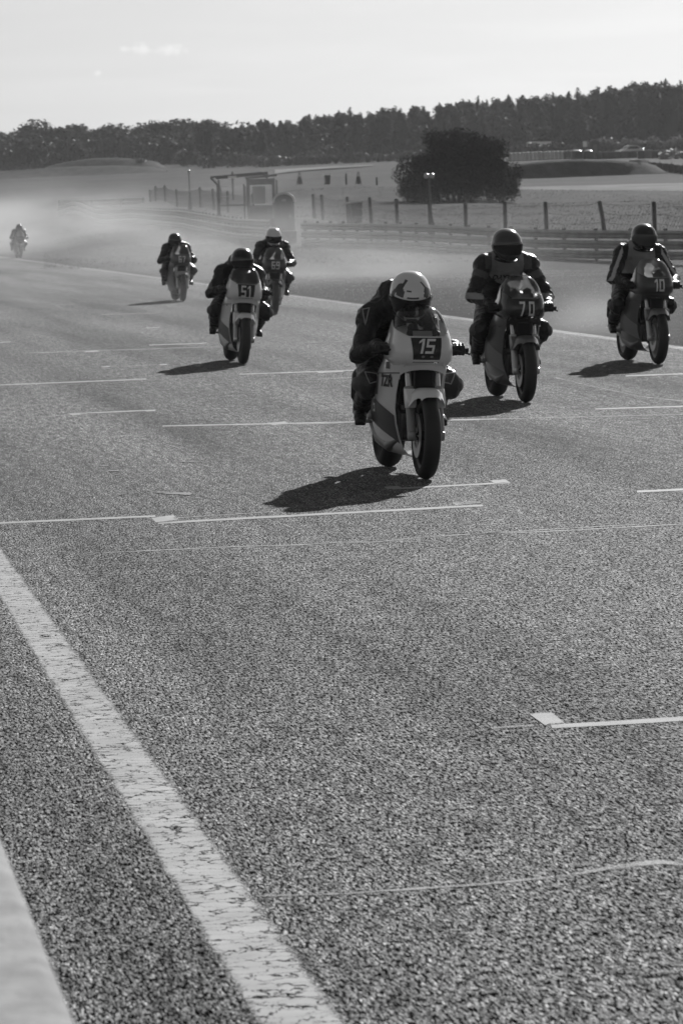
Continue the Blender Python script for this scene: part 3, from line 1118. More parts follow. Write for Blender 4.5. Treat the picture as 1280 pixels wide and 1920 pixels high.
for i in range(3):
    mb = MB(); mb.tube([(FW * .57 + i * .1, -.05, 1.3), (FW * .57 + i * .1, -.05, 2.25)], .03, 6); mb.build('flag_roll', M_WHITE if i % 2 else M_STEEL, can)
tag(can, 'dark steel canopy frame leaning over the left of the marshal hut', 'frame')

upright('sign_post', 519, 356, 250, 1.25, .05, 'thin post carrying a small crosspiece behind the toilet', 'post')
TB = gpt(534, 433, 172)
toi = empty('portable_toilet', TB)
M_TOI = mat('toilet_shell', .11, .5, noise=(1.5, .09, .13)); M_TOIR = mat('toilet_roof', .55, .4)
mb = MB()
TW, TH = .46, 1.58
arc = [(-TW, 0.05), (TW, 0.05), (TW, TH)] + [(TW * math.cos(R(a)), TH + .34 * math.sin(R(a))) for a in range(15, 180, 15)] + [(-TW, TH)]
mb.prism(arc, .95, ((0, -.45, 0), (1, 0, 0), (0, 0, 1), (0, 1, 0))); mb.build('shell', M_TOI, toi)
mb = MB(); mb.box((0, -.475, .85), (.66, .04, 1.5)); mb.build('door', mat('toilet_door', .085, .5), toi, smooth=False)
mb = MB()
oa = [((TW + .05) * math.cos(R(a)), TH - .05 + .45 * math.sin(R(a))) for a in range(0, 181, 12)]
ia = [((TW - .03) * math.cos(R(a)), TH - .05 + .35 * math.sin(R(a))) for a in range(180, -1, -12)]
rows = []
for (ox, oz), (ix, iz) in zip(oa, ia[::-1]):
    rows.append([(ox, -.54, oz), (ix, -.54, iz), (ix, .56, iz), (ox, .56, oz)])
mb.grid(rows, closed=True); mb.build('roof', M_TOIR, toi)
mb = MB(); mb.box((.0, -.5, 1.62), (.18, .02, .1)); mb.build('door_sign', M_STEEL, toi, smooth=False)
mb = MB(); mb.box((.26, -.505, .9), (.05, .02, .14)); mb.build('latch', M_STEEL, toi, smooth=False)
mb = MB(); mb.box((0, .02, .0), (1.02, 1.0, .16)); mb.build('skid', M_DARK, toi, smooth=False)
tag(toi, 'arch-roofed portable toilet standing in the gap between the guard rails', 'toilet')
p = gpt(535, 458, 164)
mb = MB(); mb.bbox((0, 0, .24), (1.0, .5, .62), .03); o = mb.build('concrete_block', M_CONC); o.location = p
tag(o, 'pale concrete block closing the gap below the portable toilet', 'block')


# ---------------------------------------------------------------- foliage
def leaf_cloud(rng, blobs, n, size, up=0.3, flat=1.0):
    """many small leaf-clump faces spread near the surface and inside of ellipsoid blobs"""
    vs, fs = [], []
    tot = sum(b[1][0] * b[1][1] * b[1][2] for b in blobs)
    for c, r in blobs:
        k = max(6, int(n * r[0] * r[1] * r[2] / tot))
        for _ in range(k):
            d = Vector((rng.gauss(0, 1), rng.gauss(0, 1), rng.gauss(0, 1))).normalized()
            q = rng.random() ** 0.33 * rng.uniform(.85, 1.1)
            p = Vector((c[0] + d.x * r[0] * q, c[1] + d.y * r[1] * q, c[2] + d.z * r[2] * q))
            nrm = (d + Vector((rng.gauss(0, .5), rng.gauss(0, .5), rng.gauss(0, .5) + up))).normalized()
            a = nrm.orthogonal().normalized(); b = nrm.cross(a)
            th = rng.random() * 6.28
            a, b = a * math.cos(th) + b * math.sin(th), b * math.cos(th) - a * math.sin(th)
            s = size * rng.uniform(.55, 1.35)
            i = len(vs)
            vs += [p - a * s, p + b * s * .55 + nrm * s * .15, p + a * s, p - b * s * .55 + nrm * s * .15]
            fs.append((i, i + 1, i + 2, i + 3))
    mb = MB(); mb.add(vs, fs)
    return mb


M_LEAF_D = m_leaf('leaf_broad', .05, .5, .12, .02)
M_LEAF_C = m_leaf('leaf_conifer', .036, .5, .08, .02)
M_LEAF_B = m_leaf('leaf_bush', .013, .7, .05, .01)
M_HEDGE = m_leaf('leaf_hedge', .065, .5, .2)
M_PLUME = m_leaf('leaf_plume', .13, .5, .35)


def core(mb, c, r, rng, n=9, m=7, top=None):
    """dense inner foliage and twigs: a lumpy closed body inside the crown"""
    rows = []
    for i in range(m):
        el = lerp(-88, 88, i / (m - 1))
        k = math.cos(R(el)) if top is None else max(.02, top(i / (m - 1)))
        zz = math.sin(R(el)) if top is None else -1 + 2 * i / (m - 1)
        rows.append([(c[0] + math.cos(a) * k * r[0] * rng.uniform(.8, 1.1), c[1] + math.sin(a) * k * r[1] * rng.uniform(.8, 1.1), c[2] + zz * r[2]) for a in [2 * math.pi * q / n for q in range(n)]])
    mb.grid(rows, closed=True)
    return mb


def conifer_mesh(seed):
    """spire: drooping whorls that shorten to a pointed leader"""
    rng = random.Random(seed)
    H = 12.0
    vs, fs = [], []
    for _ in range(1000):
        t = 1 - math.sqrt(rng.random()) * .97
        if t > .94 and rng.random() < .5: t = rng.uniform(.9, 1.0)
        z = H * (.1 + .9 * t)
        saw = .72 + .28 * (1 - (t * 10) % 1.0)
        r = (2.5 * (1 - t) ** .85 + .12) * saw * math.sqrt(rng.uniform(.15, 1.0)) * rng.uniform(.85, 1.1)
        a = rng.random() * 6.283
        d = Vector((math.cos(a), math.sin(a), 0))
        p = d * r + Vector((0, 0, z))
        n = (d * .5 + Vector((rng.gauss(0, .4), rng.gauss(0, .4), .8))).normalized()
        u = (d - n * d.dot(n)).normalized(); w = n.cross(u)
        sz = lerp(.5, .26, t) * rng.uniform(.7, 1.3)
        i = len(vs)
        vs += [p - u * sz, p + w * sz * .5, p + u * sz - Vector((0, 0, sz * .35)), p - w * sz * .5]
        fs.append((i, i + 1, i + 2, i + 3))
    mb = MB(); mb.add(vs, fs)
    core(mb, (0, 0, H * .5), (1.6, 1.6, H * .45), rng, top=lambda t: (1 - t) ** .9)
    return mb.mesh('conifer_crown', M_LEAF_C, smooth=False, fix=False)


def pine_mesh(seed):
    """uneven column of clumps with a rounded broken top"""
    rng = random.Random(seed)
    H = 12.0
    blobs = [((0, 0, H * .88), (1.0, 1.0, .8)), ((rng.uniform(-.5, .5), rng.uniform(-.5, .5), H * .95), (.55, .55, .5))]
    for i in range(18):
        z = H * rng.uniform(.14, .88)
        q = rng.uniform(0, 1.6) * (1.05 - (z / H) ** 3)
        a = rng.random() * 6.28
        r = rng.uniform(.8, 1.4)
        blobs.append(((math.cos(a) * q, math.sin(a) * q, z), (r, r, r * .75)))
    return core(leaf_cloud(rng, blobs, 1700, .31), (0, 0, H * .5), (1.35, 1.35, H * .42), rng).mesh('pine_crown', M_LEAF_C, smooth=False, fix=False)


def broad_mesh(seed, n=2600):
    rng = random.Random(seed)
    blobs = []
    for i in range(20):
        a = rng.random() * 6.28; q = rng.uniform(0, 3.4); z = rng.uniform(.9, 8.2)
        q *= math.sqrt(max(.1, 1 - ((z - 4.0) / 5.0) ** 2))
        r = rng.uniform(1.2, 2.1)
        blobs.append(((math.cos(a) * q, math.sin(a) * q, z), (r, r, r * .8)))
    return core(leaf_cloud(rng, blobs, n, .33), (0, 0, 3.9), (2.4, 2.4, 3.1), rng, 12, 9).mesh('broadleaf_crown', M_LEAF_D, smooth=False, fix=False)


def trunk_mesh(h, r, seed, limbs=5):
    rng = random.Random(seed); mb = MB()
    pts = [(0, 0, -.6), (0, 0, 0), (rng.uniform(-.1, .1), rng.uniform(-.1, .1), h * .4), (rng.uniform(-.2, .2), 0, h * .75), (0, 0, h)]
    mb.tube(pts, [r * 1.2, r, r * .8, r * .5, r * .12], 7)
    for i in range(limbs):
        z = h * rng.uniform(.35, .8); a = rng.random() * 6.28; l = h * rng.uniform(.12, .25)
        mb.tube([(0, 0, z), (math.cos(a) * l * .5, math.sin(a) * l * .5, z + l * .3), (math.cos(a) * l, math.sin(a) * l, z + l * .7)], [r * .4, r * .28, r * .1], 5)
    return mb.mesh('trunk', M_BARK)


CONI = [conifer_mesh(s) for s in (1, 2, 3)] + [pine_mesh(s) for s in (4, 5, 6, 7)]
CTRK = [trunk_mesh(11.4, .2, s, 4) for s in (1, 2)]
BROAD = [broad_mesh(s) for s in (11, 12, 13, 14, 15)]
BTRK = [trunk_mesh(7.0, .3, s, 7) for s in (3, 4)]


def put_tree(name, crown, trunk, p, s, label, cat, group=None, sxy=1.0, rz=0.0):
    root = empty(name, p, (0, 0, rz))
    root.scale = (s * sxy, s * sxy, s)
    link('crown', crown, root); link('trunk', trunk, root)
    return tag(root, label, cat, group)


def top_at(x):      # skyline of the wood
    return float(np.interp(x, [360, 400, 470, 560, 680, 800, 900, 1000, 1100, 1200, 1280, 1400], [250, 234, 220, 210, 198, 186, 177, 166, 156, 144, 136, 128]))


rng = random.Random(5)
cnt = 0
for row, (Y, step, dz) in enumerate(((610, 25, 10), (645, 22, 3), (685, 20, 0), (730, 22, 4))):
    x = 375 + row * 7
    while x < 1330:
        xx = x + rng.uniform(-8, 8)
        p = gpt(xx, 300, Y + rng.uniform(-12, 12))
        tp = at(xx, top_at(xx) + dz + abs(rng.gauss(0, 10)) - (6 if rng.random() < .12 else 0), p.y)
        h = max(6.0, tp.z - p.z)
        sp = rng.random() < .35 + .25 * (xx > 1000)
        m = rng.choice(CONI[:3] if sp else CONI[3:])
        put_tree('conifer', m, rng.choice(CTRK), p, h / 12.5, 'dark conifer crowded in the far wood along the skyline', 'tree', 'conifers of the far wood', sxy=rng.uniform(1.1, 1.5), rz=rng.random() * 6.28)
        cnt += 1
        x += step * rng.uniform(.8, 1.2)
# understorey that closes the foot of the wood
rngu = random.Random(8)
blobs = []
for i in range(230):
    xx = rngu.uniform(380, 1330)
    p = gpt(xx, 300, rngu.uniform(600, 720))
    h = rngu.uniform(3.0, 8.0)
    h = min(h, .62 * (at(xx, top_at(xx), p.y).z - p.z))
    blobs.append(((p.x, p.y, p.z + h * .5), (rngu.uniform(2, 4), rngu.uniform(2, 4), h * .7)))
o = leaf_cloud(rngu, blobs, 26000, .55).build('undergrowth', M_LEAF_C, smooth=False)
tag(o, 'dark undergrowth filling the foot of the far wood', 'undergrowth', kind='stuff')

# broad-leaved trees on the left skyline
LEFT = [(-20, 246, 700, 1.2), (25, 243, 690, 1.1), (66, 226, 705, 1.25), (108, 238, 690, 1.1), (146, 231, 700, 1.25), (190, 240, 690, 1.1), (232, 222, 700, 1.3), (272, 232, 695, 1.1), (300, 228, 690, 1.1), (345, 221, 690, 1.4), (385, 226, 680, 1.1), (95, 262, 670, 1.1), (10, 264, 665, 1.2), (178, 262, 668, 1.15), (218, 258, 660, 1.1), (262, 255, 662, 1.2), (318, 252, 655, 1.15), (360, 262, 650, 1.1), (45, 262, 660, 1.2), (140, 258, 662, 1.2), (400, 250, 645, 1.0)]
LLAB = ['broad tree cut by the left frame edge on the skyline', 'low crown second along the left skyline', 'high domed crown near the left end of the skyline', 'flatter crown right of the high dome on the left skyline',
        'wide mushroom-shaped crown left of the gap on the skyline', 'low crown in the dip of the left skyline', 'tallest twin-domed crown of the left skyline', 'crown just right of the twin dome on the skyline',
        'crown before the last long crown of the left skyline', 'long broad crown where the leafy skyline meets the conifers', 'small crown touching the first conifers']
for i, (x, y, Y, sw) in enumerate(LEFT):
    p = gpt(x, 310, Y); tp = at(x, y, Y)
    h = tp.z - p.z
    lab = LLAB[i] if i < len(LLAB) else 'lower broad-leaved tree filling in below the left skyline'
    put_tree('broadleaf_tree', BROAD[i % 5], BTRK[i % 2], p, h / 9.0, lab, 'tree', 'broad-leaved trees of the left skyline' if i < len(LLAB) else 'lower trees below the left skyline', sxy=sw * 1.35, rz=i * 1.3)

# scrub at the left wood's foot
rngu = random.Random(9)
blobs = []
for i in range(170):
    p = gpt(rngu.uniform(-30, 480), 310, rngu.uniform(650, 720))
    h = rngu.uniform(2.5, 6.0)
    blobs.append(((p.x, p.y, p.z + h * .5), (rngu.uniform(2, 4), rngu.uniform(2, 4), h * .65)))
o = leaf_cloud(rngu, blobs, 17000, .45).build('scrub', M_LEAF_D, smooth=False)
tag(o, 'low tangled scrub along the foot of the left trees', 'scrub', kind='stuff')


def hedge(pts, h, d, n, label, m=None, seed=1, size=.3):
    rng = random.Random(seed)
    P = [gpt(*p) for p in pts]
    base = P[0]
    blobs = []
    for a, b in zip(P[:-1], P[1:]):
        L = (b - a).length
        k = max(2, int(L / (d * .7)))
        for i in range(k + 1):
            p = a.lerp(b, i / k)
            hh = h * rng.uniform(.75, 1.15)
            blobs.append(((p.x - base.x + rng.uniform(-.2, .2), p.y - base.y + rng.uniform(-.3, .3), p.z - base.z + hh * .48), (d * rng.uniform(.8, 1.2), d, hh * .55)))
    o = leaf_cloud(rng, blobs, n, size).build('hedge', m or M_HEDGE, smooth=False)
    o.location = base
    return tag(o, label, 'hedge')


hedge([(480, 306, 560), (560, 303, 565), (660, 299, 565), (770, 296, 565)], 1.5, 1.2, 2600, 'long dark field hedge left of the round tree, below the conifers', seed=2)
hedge([(390, 312, 575), (480, 308, 575)], 2.2, 1.6, 900, 'taller hedge clump above the canopy frame roof', seed=3)
hedge([(945, 288, 560), (1010, 286, 560), (1072, 284, 560)], 1.75, 1.2, 1800, 'clipped hedge under the white van roof', M_HEDGE, 4)
hedge([(1112, 286, 545), (1200, 285, 545), (1340, 284, 545)], 2.1, 1.3, 3200, 'tall plumed hedge behind the parked cars at the frame edge', M_PLUME, 5)


def shrub(px, py, Y, w, h, label, seed, m=None, n=700, size=.3):
    rng = random.Random(seed)
    p = gpt(px, py, Y)
    root = empty('shrub', p)
    blobs = []
    for i in range(12):
        a = rng.random() * 6.28; q = rng.uniform(0, w * .35)
        blobs.append(((math.cos(a) * q, math.sin(a) * q, h * rng.uniform(.25, .7)), (w * .22, w * .22, h * .3)))
    o = leaf_cloud(rng, blobs, n, size).build('crown', m or M_HEDGE, root, smooth=False)
    mb = MB(); mb.tube([(0, 0, -.3), (.1, 0, h * .5)], [.12, .05], 6)
    mb.build('stem', M_BARK, root)
    return tag(root, label, 'shrub')


shrub(608, 293, 590, 5.6, 3.0, 'domed shrub standing in front of the conifers above the pale road', 1)
shrub(350, 306, 610, 4.5, 3.2, 'pale feathery shrub at the end of the left field mound', 2, M_PLUME)
shrub(265, 316, 600, 4.0, 1.8, 'low dark shrub beside the left field mound', 3)

# the big round tree behind the fence
TBp = gpt(862, 384, 246)
KT = 246 / 7200.0
tree = empty('round_tree', TBp)
rng = random.Random(21)
blobs = []
W, H = 140 * KT, 142 * KT
for i in range(84):
    a = rng.random() * 6.28
    z = rng.uniform(.1, .86)
    rad = math.sqrt(max(0.03, 1 - ((z - .28) / .66) ** 2)) if z > .28 else .92
    q = rng.uniform(.2, .8) * rad
    s = rng.uniform(.13, .21)
    blobs.append(((math.cos(a) * q * W, math.sin(a) * q * W, z * H), (W * s, W * s, H * s * .9)))
blobs.append(((0, 0, H * .46), (W * .62, W * .62, H * .34)))
for i in range(22):
    a = i * .2856 + rng.uniform(-.1, .1)
    blobs.append(((math.cos(a) * W * .66, math.sin(a) * W * .66, H * rng.uniform(.12, .3)), (W * .17, W * .17, H * .15)))
blobs.append(((-W * .1, 0, H * .84), (W * .26, W * .26, H * .13)))
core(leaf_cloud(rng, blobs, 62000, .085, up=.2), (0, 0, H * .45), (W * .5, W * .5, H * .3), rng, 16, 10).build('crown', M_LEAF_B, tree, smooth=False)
for i, (x, y, ln) in enumerate(((-.9, .1, -.6), (-.1, -.2, .1), (.35, .2, .5), (.9, -.1, .9), (-.45, .4, -.2))):
    mb = MB(); mb.tube([(x * .7, y, -.3), (x, y, H * .25), (x + ln * .8, y, H * .6), (x + ln, y, H * .8)], [.13, .1, .07, .02], 7); mb.build('trunk', M_BARK, tree)
tag(tree, 'big dark round-crowned tree behind the fence right of the middle', 'tree')

# grass tufts on the verge and in the field
def tufts(name, n, fn, h, label, seed, m):
    rng = random.Random(seed); vs, fs = [], []
    for _ in range(n):
        p, hh = fn(rng)
        for k in range(3):
            a = rng.random() * 6.28; w = .005 + hh * .10
            d = Vector((math.cos(a), math.sin(a), 0)); e = Vector((-d.y, d.x, 0)) * w
            t = d * hh * rng.uniform(.1, .6) + Vector((0, 0, hh * rng.uniform(.7, 1.1)))
            i = len(vs); o = p + Vector((rng.gauss(0, .05), rng.gauss(0, .05), -.01))
            vs += [o - e, o + e, o + t]
            fs.append((i, i + 1, i + 2))
    mb = MB(); mb.add(vs, fs)
    o = link(name, mb.mesh(name, m, smooth=False, fix=False))
    return tag(o, label, 'grass', kind='stuff')


def verge_pt(rng):
    u = rng.uniform(25, 230); L = rng.uniform(TRACK_R + .15, 33)
    p = uL(u, L); p.z = gz(p)
    return p, rng.uniform(.04, .11)


def field_pt(rng):
    p = at(rng.uniform(480, 1330), 380, 0) if False else None
    Y = rng.uniform(130, 270); x = rng.uniform(-.075, .1) * Y
    p = Vector((x, Y, 0)); p.z = gz(p)
    return p, rng.uniform(.06, .16)


def hzn(pts):
    return pts


M_BLADE = m_leaf('dry_grass_blade', .24, .6, .5)
M_BLADE2 = m_leaf('grass_blade', .06, .6, .45)
# heights in one call: evaluate the terrain for all tufts together
def tufts_fast(name, P, H, label, seed, m):
    Z = hz(P[:, 0], P[:, 1])
    it = iter(range(len(P)))

    def fn(rng):
        i = next(it)
        return Vector((P[i, 0], P[i, 1], Z[i])), H[i]
    return tufts(name, len(P), fn, 0, label, seed, m)


g = np.random.default_rng(4)
n1 = 60000
uu = g.uniform(30, 200, n1); ll = TRACK_R + .15 + (g.random(n1) ** .8) * 20
P1 = np.stack([T_U.x * uu + T_L.x * ll, T_U.y * uu + T_L.y * ll], -1)
tufts_fast('verge_grass', P1, g.uniform(.015, .045, n1), 'short dry verge grass between the track and the guard rails', 4, M_BLADE)
n2 = 22000
yy = g.uniform(128, 290, n2); xx = g.uniform(-.075, .105, n2) * yy
P2 = np.stack([xx, yy], -1)
tufts_fast('field_grass', P2, g.uniform(.03, .09, n2), 'longer rough grass around the fence and beyond', 5, M_BLADE2)

# ---------------------------------------------------------------- far paddock on the right
def strip_on_ground(name, a, b, m, lift, label):
    """sheet draped over the terrain between two pixel/distance polylines"""
    A = [gpt(*p) for p in a]; Bp = [gpt(*p) for p in b]
    rows = []
    for i in range(len(A) - 1):
        for k in range(8):
            t = k / 8
            p, q = A[i].lerp(A[i + 1], t), Bp[i].lerp(Bp[i + 1], t)
            row = []
            for j in range(5):
                w = p.lerp(q, j / 4); w.z = gz(w) + lift; row.append(w)
            rows.append(row)
    mb = MB(); mb.grid(rows)
    return tag(mb.build(name, m), label, None, kind='structure')


M_FARROAD = mat('far_asphalt', .19, .75, noise=(.25, .15, .23))
M_GRAVEL = mat('gravel_trap', .13, .95, spec=.05, noise=(.22, .07, .2))
strip_on_ground('track_far', [(930, 0, 300), (1100, 0, 300), (1200, 0, 300), (1345, 0, 296)], [(930, 0, 352), (1100, 0, 352), (1200, 0, 354), (1345, 0, 350)], M_GRAVEL, .12, 'pale strip of the far track right of the round tree')
strip_on_ground('road', [(505, 0, 470), (620, 0, 505), (700, 0, 520)], [(505, 0, 520), (620, 0, 530), (700, 0, 526)], M_GRAVEL, .15, 'pale service road left of the round tree')


def bank(pts, w, h, label, seed):
    """grassy bank: steep side to the camera, level top behind"""
    rows = []
    rng = random.Random(seed)
    n = len(pts)
    for i, (x, Y) in enumerate(pts):
        p = gpt(x, 0, Y)
        e = math.sin(math.pi * min(1, i / (n - 1) * 1.0)) ** .45 if 0 < i < n - 1 else 0.0
        hh = h * e
        row = []
        for dy, k in ((-w * .62, -.3), (-w * .5, 0), (-w * .3, .42), (-w * .12, .8), (0, .97), (w * .2, 1.0), (w * .9, .55), (w * 1.8, 0), (w * 2.2, -.3)):
            row.append((p.x, p.y + dy, p.z + (hh * k if k > 0 else k * .8) + rng.uniform(-.05, .05)))
        rows.append(row)
    mb = MB(); mb.grid(rows)
    return tag(mb.build('grass_bank', M_GRASS), label, None, kind='structure')


bank([(x, 405 + (x - 900) * .02) for x in range(880, 1241, 20)], 5.0, 1.75, 'grass bank with its steep shaded side towards the camera', 1)
bank([(x, 600) for x in range(60, 301, 16)], 10.0, 2.0, 'low grass mound below the left trees', 2)
bank([(x, 560) for x in range(-60, 330, 26)], 12.0, 1.3, 'long grass swell under the left mound', 3)

# striped pale tyre wall: each stack a part
base = gpt(948, 0, 500)
tw = empty('tyre_wall', base)
rng = random.Random(2)
for i in range(15):
    p = gpt(948 + i * 8, 0, 500)
    v = rng.choice((.5, .42, .55, .12, .48))
    mb = MB()
    prof = []
    for k in range(4):
        z = k * .27
        prof += [(.2, z + .01), (.28, z + .05), (.3, z + .135), (.28, z + .22), (.2, z + .26)]
    mb.lathe_z([(.001, 0)] + prof + [(.001, 1.07)], 12, p - base)
    mb.build('tyre_stack', mat('tyre_paint_%d' % int(v * 100), v, .7), tw)
tag(tw, 'row of pale painted tyre stacks right of the round tree', 'tyre wall')


def barrier(px, Y, n, step, h, label, vals, seed, posts=False, dY=0.0):
    base = gpt(px, 0, Y); root = empty('block_barrier', base)
    rng = random.Random(seed)
    for i in range(n):
        p = gpt(px + i * step, 0, Y + dY * i)
        mb = MB(); w = step * Y / 7200
        mb.bbox(p - base + Vector((0, 0, h / 2 - .05)), (w * .97, .6, h * rng.uniform(.93, 1.05)), .05)
        v = vals[i % len(vals)]
        mb.build('block', mat('barrier_%d' % int(v * 1000), v, .75), root)
    if posts:
        for i in range(0, n, 2):
            p = gpt(px + i * step, 0, Y + dY * i)
            mb = MB(); mb.box(p - base + Vector((0, -.5, .4)), (.08, .08, 1.2)); mb.build('post', M_WOOD, root, smooth=False)
    return tag(root, label, 'barrier')


barrier(1104, 490, 8, 11, .95, 'long dark block barrier behind the covered bales', (.035, .03, .04), 1)
barrier(1194, 480, 4, 13, 1.05, 'mixed pale and dark block barrier at the end of the long dark one', (.04, .16, .04, .035), 2)
barrier(1206, 418, 11, 11, .9, 'dark barrier with posts rising along the right frame edge', (.04, .05), 3, posts=True, dY=-1.5)

# a heap of pale tyres
HB2 = gpt(1258, 0, 465)
heap = empty('tyre_heap', HB2)
rng = random.Random(6)
for i in range(46):
    mb_ = None
tm = MB()
ring = []
for i in range(14):
    th = 2 * math.pi * i / 14
    ring.append([((.22 + .1 * math.cos(R(a))) * math.cos(th), (.22 + .1 * math.cos(R(a))) * math.sin(th), .1 * math.sin(R(a))) for a in range(0, 360, 60)])
ring.append(ring[0]); tm.grid(ring, closed=True)
TME = tm.mesh('tyre', mat('old_tyre', .2, .6))
for i in range(60):
    o = link('tyre', TME, heap)
    x = rng.uniform(-1.9, 2.6); q = max(0, 1 - abs(x + .3) / 3.0)
    o.location = (x, rng.uniform(-.9, .9), .1 + rng.uniform(0, 1) * 1.1 * q)
    o.rotation_euler = (rng.gauss(0, .4), rng.gauss(0, .4), rng.random() * 6)
tag(heap, 'sunlit heap of old tyres at the right frame edge', 'tyre heap')


def covered_bale(px, Y, w, h, label, seed):
    p = gpt(px, 0, Y)
    root = empty('covered_bale', p, (0, 0, R(seed * 13)))
    rng = random.Random(seed)
    mb = MB()
    rows = []
    for i in range(9):
        z = h * i / 8
        k = 1 - .18 * (i / 8) ** 2 + rng.uniform(-.04, .04)
        rows.append([(w / 2 * k * math.copysign(abs(math.cos(a)) ** .5, math.cos(a)) + rng.uniform(-.04, .04), w / 2 * k * math.copysign(abs(math.sin(a)) ** .5, math.sin(a)), z - .05) for a in [2 * math.pi * q / 16 for q in range(16)]])
    mb.grid(rows, closed=True); mb.add(rows[-1], [tuple(range(16))])
    mb.build('tarpaulin', mat('dark_tarpaulin', .025, .5), root)
    mb = MB()
    rows = []
    for i in range(5):
        k = .84 * math.cos(R(i * 20))
        rows.append([(w / 2 * k * math.cos(a), w / 2 * k * math.sin(a), h - .08 + .14 * math.sin(R(i * 20)) + rng.uniform(-.02, .02)) for a in [2 * math.pi * q / 14 for q in range(14)]])
    mb.grid(rows, closed=True); mb.add(rows[-1], [tuple(range(14))])
    mb.build('top_sheet', mat('pale_sheet', .55, .4), root)
    return tag(root, label, 'bale')


covered_bale(1074, 440, 1.35, 1.45, 'left one of two dark covered bales with pale tops in the far field', 1)
covered_bale(1095, 440, 1.25, 1.4, 'right one of two dark covered bales with pale tops in the far field', 2)


def car(px, Y, length, label, body, yaw, van=False):
    p = gpt(px, 0, Y)
    root = empty('parked_car', p, (0, 0, R(yaw)))
    h = 1.95 if van else 1.42
    if van:
        prof = [(-.5, .3), (-.5, .55), (-.47, .95), (-.4, h), (.44, h), (.49, h * .92), (.5, .3)]
    else:
        prof = [(-.5, .32), (-.5, .6), (-.48, .78), (-.26, .9), (-.14, 1.34), (-.02, h), (.24, h - .03), (.40, .98), (.49, .9), (.5, .32)]
    rows = []
    for y, k in ((-.82, .94), (-.78, 1.0), (0, 1.02), (.78, 1.0), (.82, .94)):
        rows.append([(a * length * (k if z < .9 else k * .98), y * (1 if z < .95 else .84), z) for a, z in prof])
    mb = MB(); mb.grid(rows)
    n = len(prof)
    mb.add(rows[0], [tuple(range(n))]); mb.add(rows[-1], [tuple(range(n - 1, -1, -1))]); mb.build('body', body, root)
    M_GL = mat('car_glass', .03, .05, coat=.5)
    for s in (-1, 1):
        mb = MB(); f = [(-.2, .95), (-.11, 1.3), (.2, 1.31), (.33, .98)] if not van else [(-.42, 1.1), (-.38, 1.7), (-.18, 1.7), (-.18, 1.1)]
        mb.add([(a * length, s * (.80 if z < 1.0 else .715), z) for a, z in f], [(0, 1, 2, 3)]); mb.build('side_window', M_GL, root, smooth=False, solid=.01)
    mb = MB(); a0, a1 = ((-.262, .93), (-.15, 1.33)) if not van else ((-.475, 1.0), (-.415, 1.8))
    mb.add([(a0[0] * length - .02, -.66, a0[1]), (a0[0] * length - .02, .66, a0[1]), (a1[0] * length - .02, .6, a1[1]), (a1[0] * length - .02, -.6, a1[1])], [(0, 1, 2, 3)]); mb.build('windscreen', M_GL, root, smooth=False, solid=.01)
    for sx in (-.31, .31):
        for s in (-1, 1):
            mb = MB(); mb.lathe_z([(.001, -.09), (.29, -.09), (.31, 0), (.29, .09), (.001, .09)], 16)
            w = mb.build('wheel', M_TYRE, root); w.location = (sx * length, s * .74, .31); w.rotation_euler = (R(90), 0, 0)
    for s in (-1, 1):
        mb = MB(); mb.bbox((-.5 * length - .01, s * .58, .68), (.06, .3, .14), .02); mb.build('headlight', M_CHROME, root)
    return tag(root, label, 'car')


car(1186, 412, 3.9, 'dark low car glinting beside the barrier near the right frame edge', mat('dark_car_paint', .03, .15, coat=.6), 62)
car(1173, 505, 3.6, 'pale car parked behind the long dark barrier', mat('pale_car_paint', .5, .2, coat=.5), 20)
car(1003, 575, 4.6, 'white van whose roof shows above the clipped hedge', mat('white_van_paint', .75, .25, coat=.4), 5, van=True)

# small shed, white sign, scaffold gantry
p = gpt(1106, 0, 530); shed = empty('shed', p)
mb = MB(); mb.box((0, 0, .85), (1.3, 1.3, 1.9)); mb.build('wall', mat('shed_wall', .04, .7), shed, smooth=False)
mb = MB(); mb.prism([(-.8, 0), (.8, 0), (0, .3)], 1.6, ((0, -.8, 1.8), (1, 0, 0), (0, 0, 1), (0, 1, 0))); mb.build('roof', mat('shed_roof', .05, .7), shed, smooth=False)
mb = MB(); mb.box((.1, -.67, .75), (.5, .04, 1.3)); mb.build('door', M_HUTD, shed, smooth=False)
tag(shed, 'little dark shed above the covered bales', 'shed')
p = gpt(1089, 0, 520); sg = empty('white_sign', p)
mb = MB(); mb.box((-.25, 0, .9), (.07, .07, 2.0)); mb.box((.25, 0, .9), (.07, .07, 2.0)); mb.build('post', M_DARK, sg, smooth=False)
mb = MB(); mb.box((0, -.06, 1.45), (.55, .04, .75)); mb.build('board', M_WHITE, sg, smooth=False)
tag(sg, 'small white sign board left of the little shed', 'sign')
p = gpt(1140, 0, 560); gn = empty('scaffold_gantry', p)
for x in (-.75, .75):
    mb = MB(); mb.tube([(x, 0, -.2), (x, 0, 2.9)], .04, 6); mb.build('upright', M_DARK, gn)
for z in (2.0, 2.7):
    mb = MB(); mb.tube([(-.8, 0, z), (.8, 0, z)], .035, 6); mb.build('rail', M_DARK, gn)
tag(gn, 'thin scaffold gantry standing in front of the conifers on the right', 'gantry')

# ---------------------------------------------------------------- air: light haze everywhere and the drifting dust
def vol_mat(name, density, col, aniso):
    m = bpy.data.materials.new(name); m.use_nodes = True
    nt = m.node_tree; nt.nodes.clear()
    out = nd(nt, 'ShaderNodeOutputMaterial'); v = nd(nt, 'ShaderNodeVolumePrincipled')
    v.inputs['Color'].default_value = (col, col, col, 1); v.inputs['Density'].default_value = density; v.inputs['Anisotropy'].default_value = aniso
    nt.links.new(v.outputs[0], out.inputs['Volume'])
    return m, nt, v


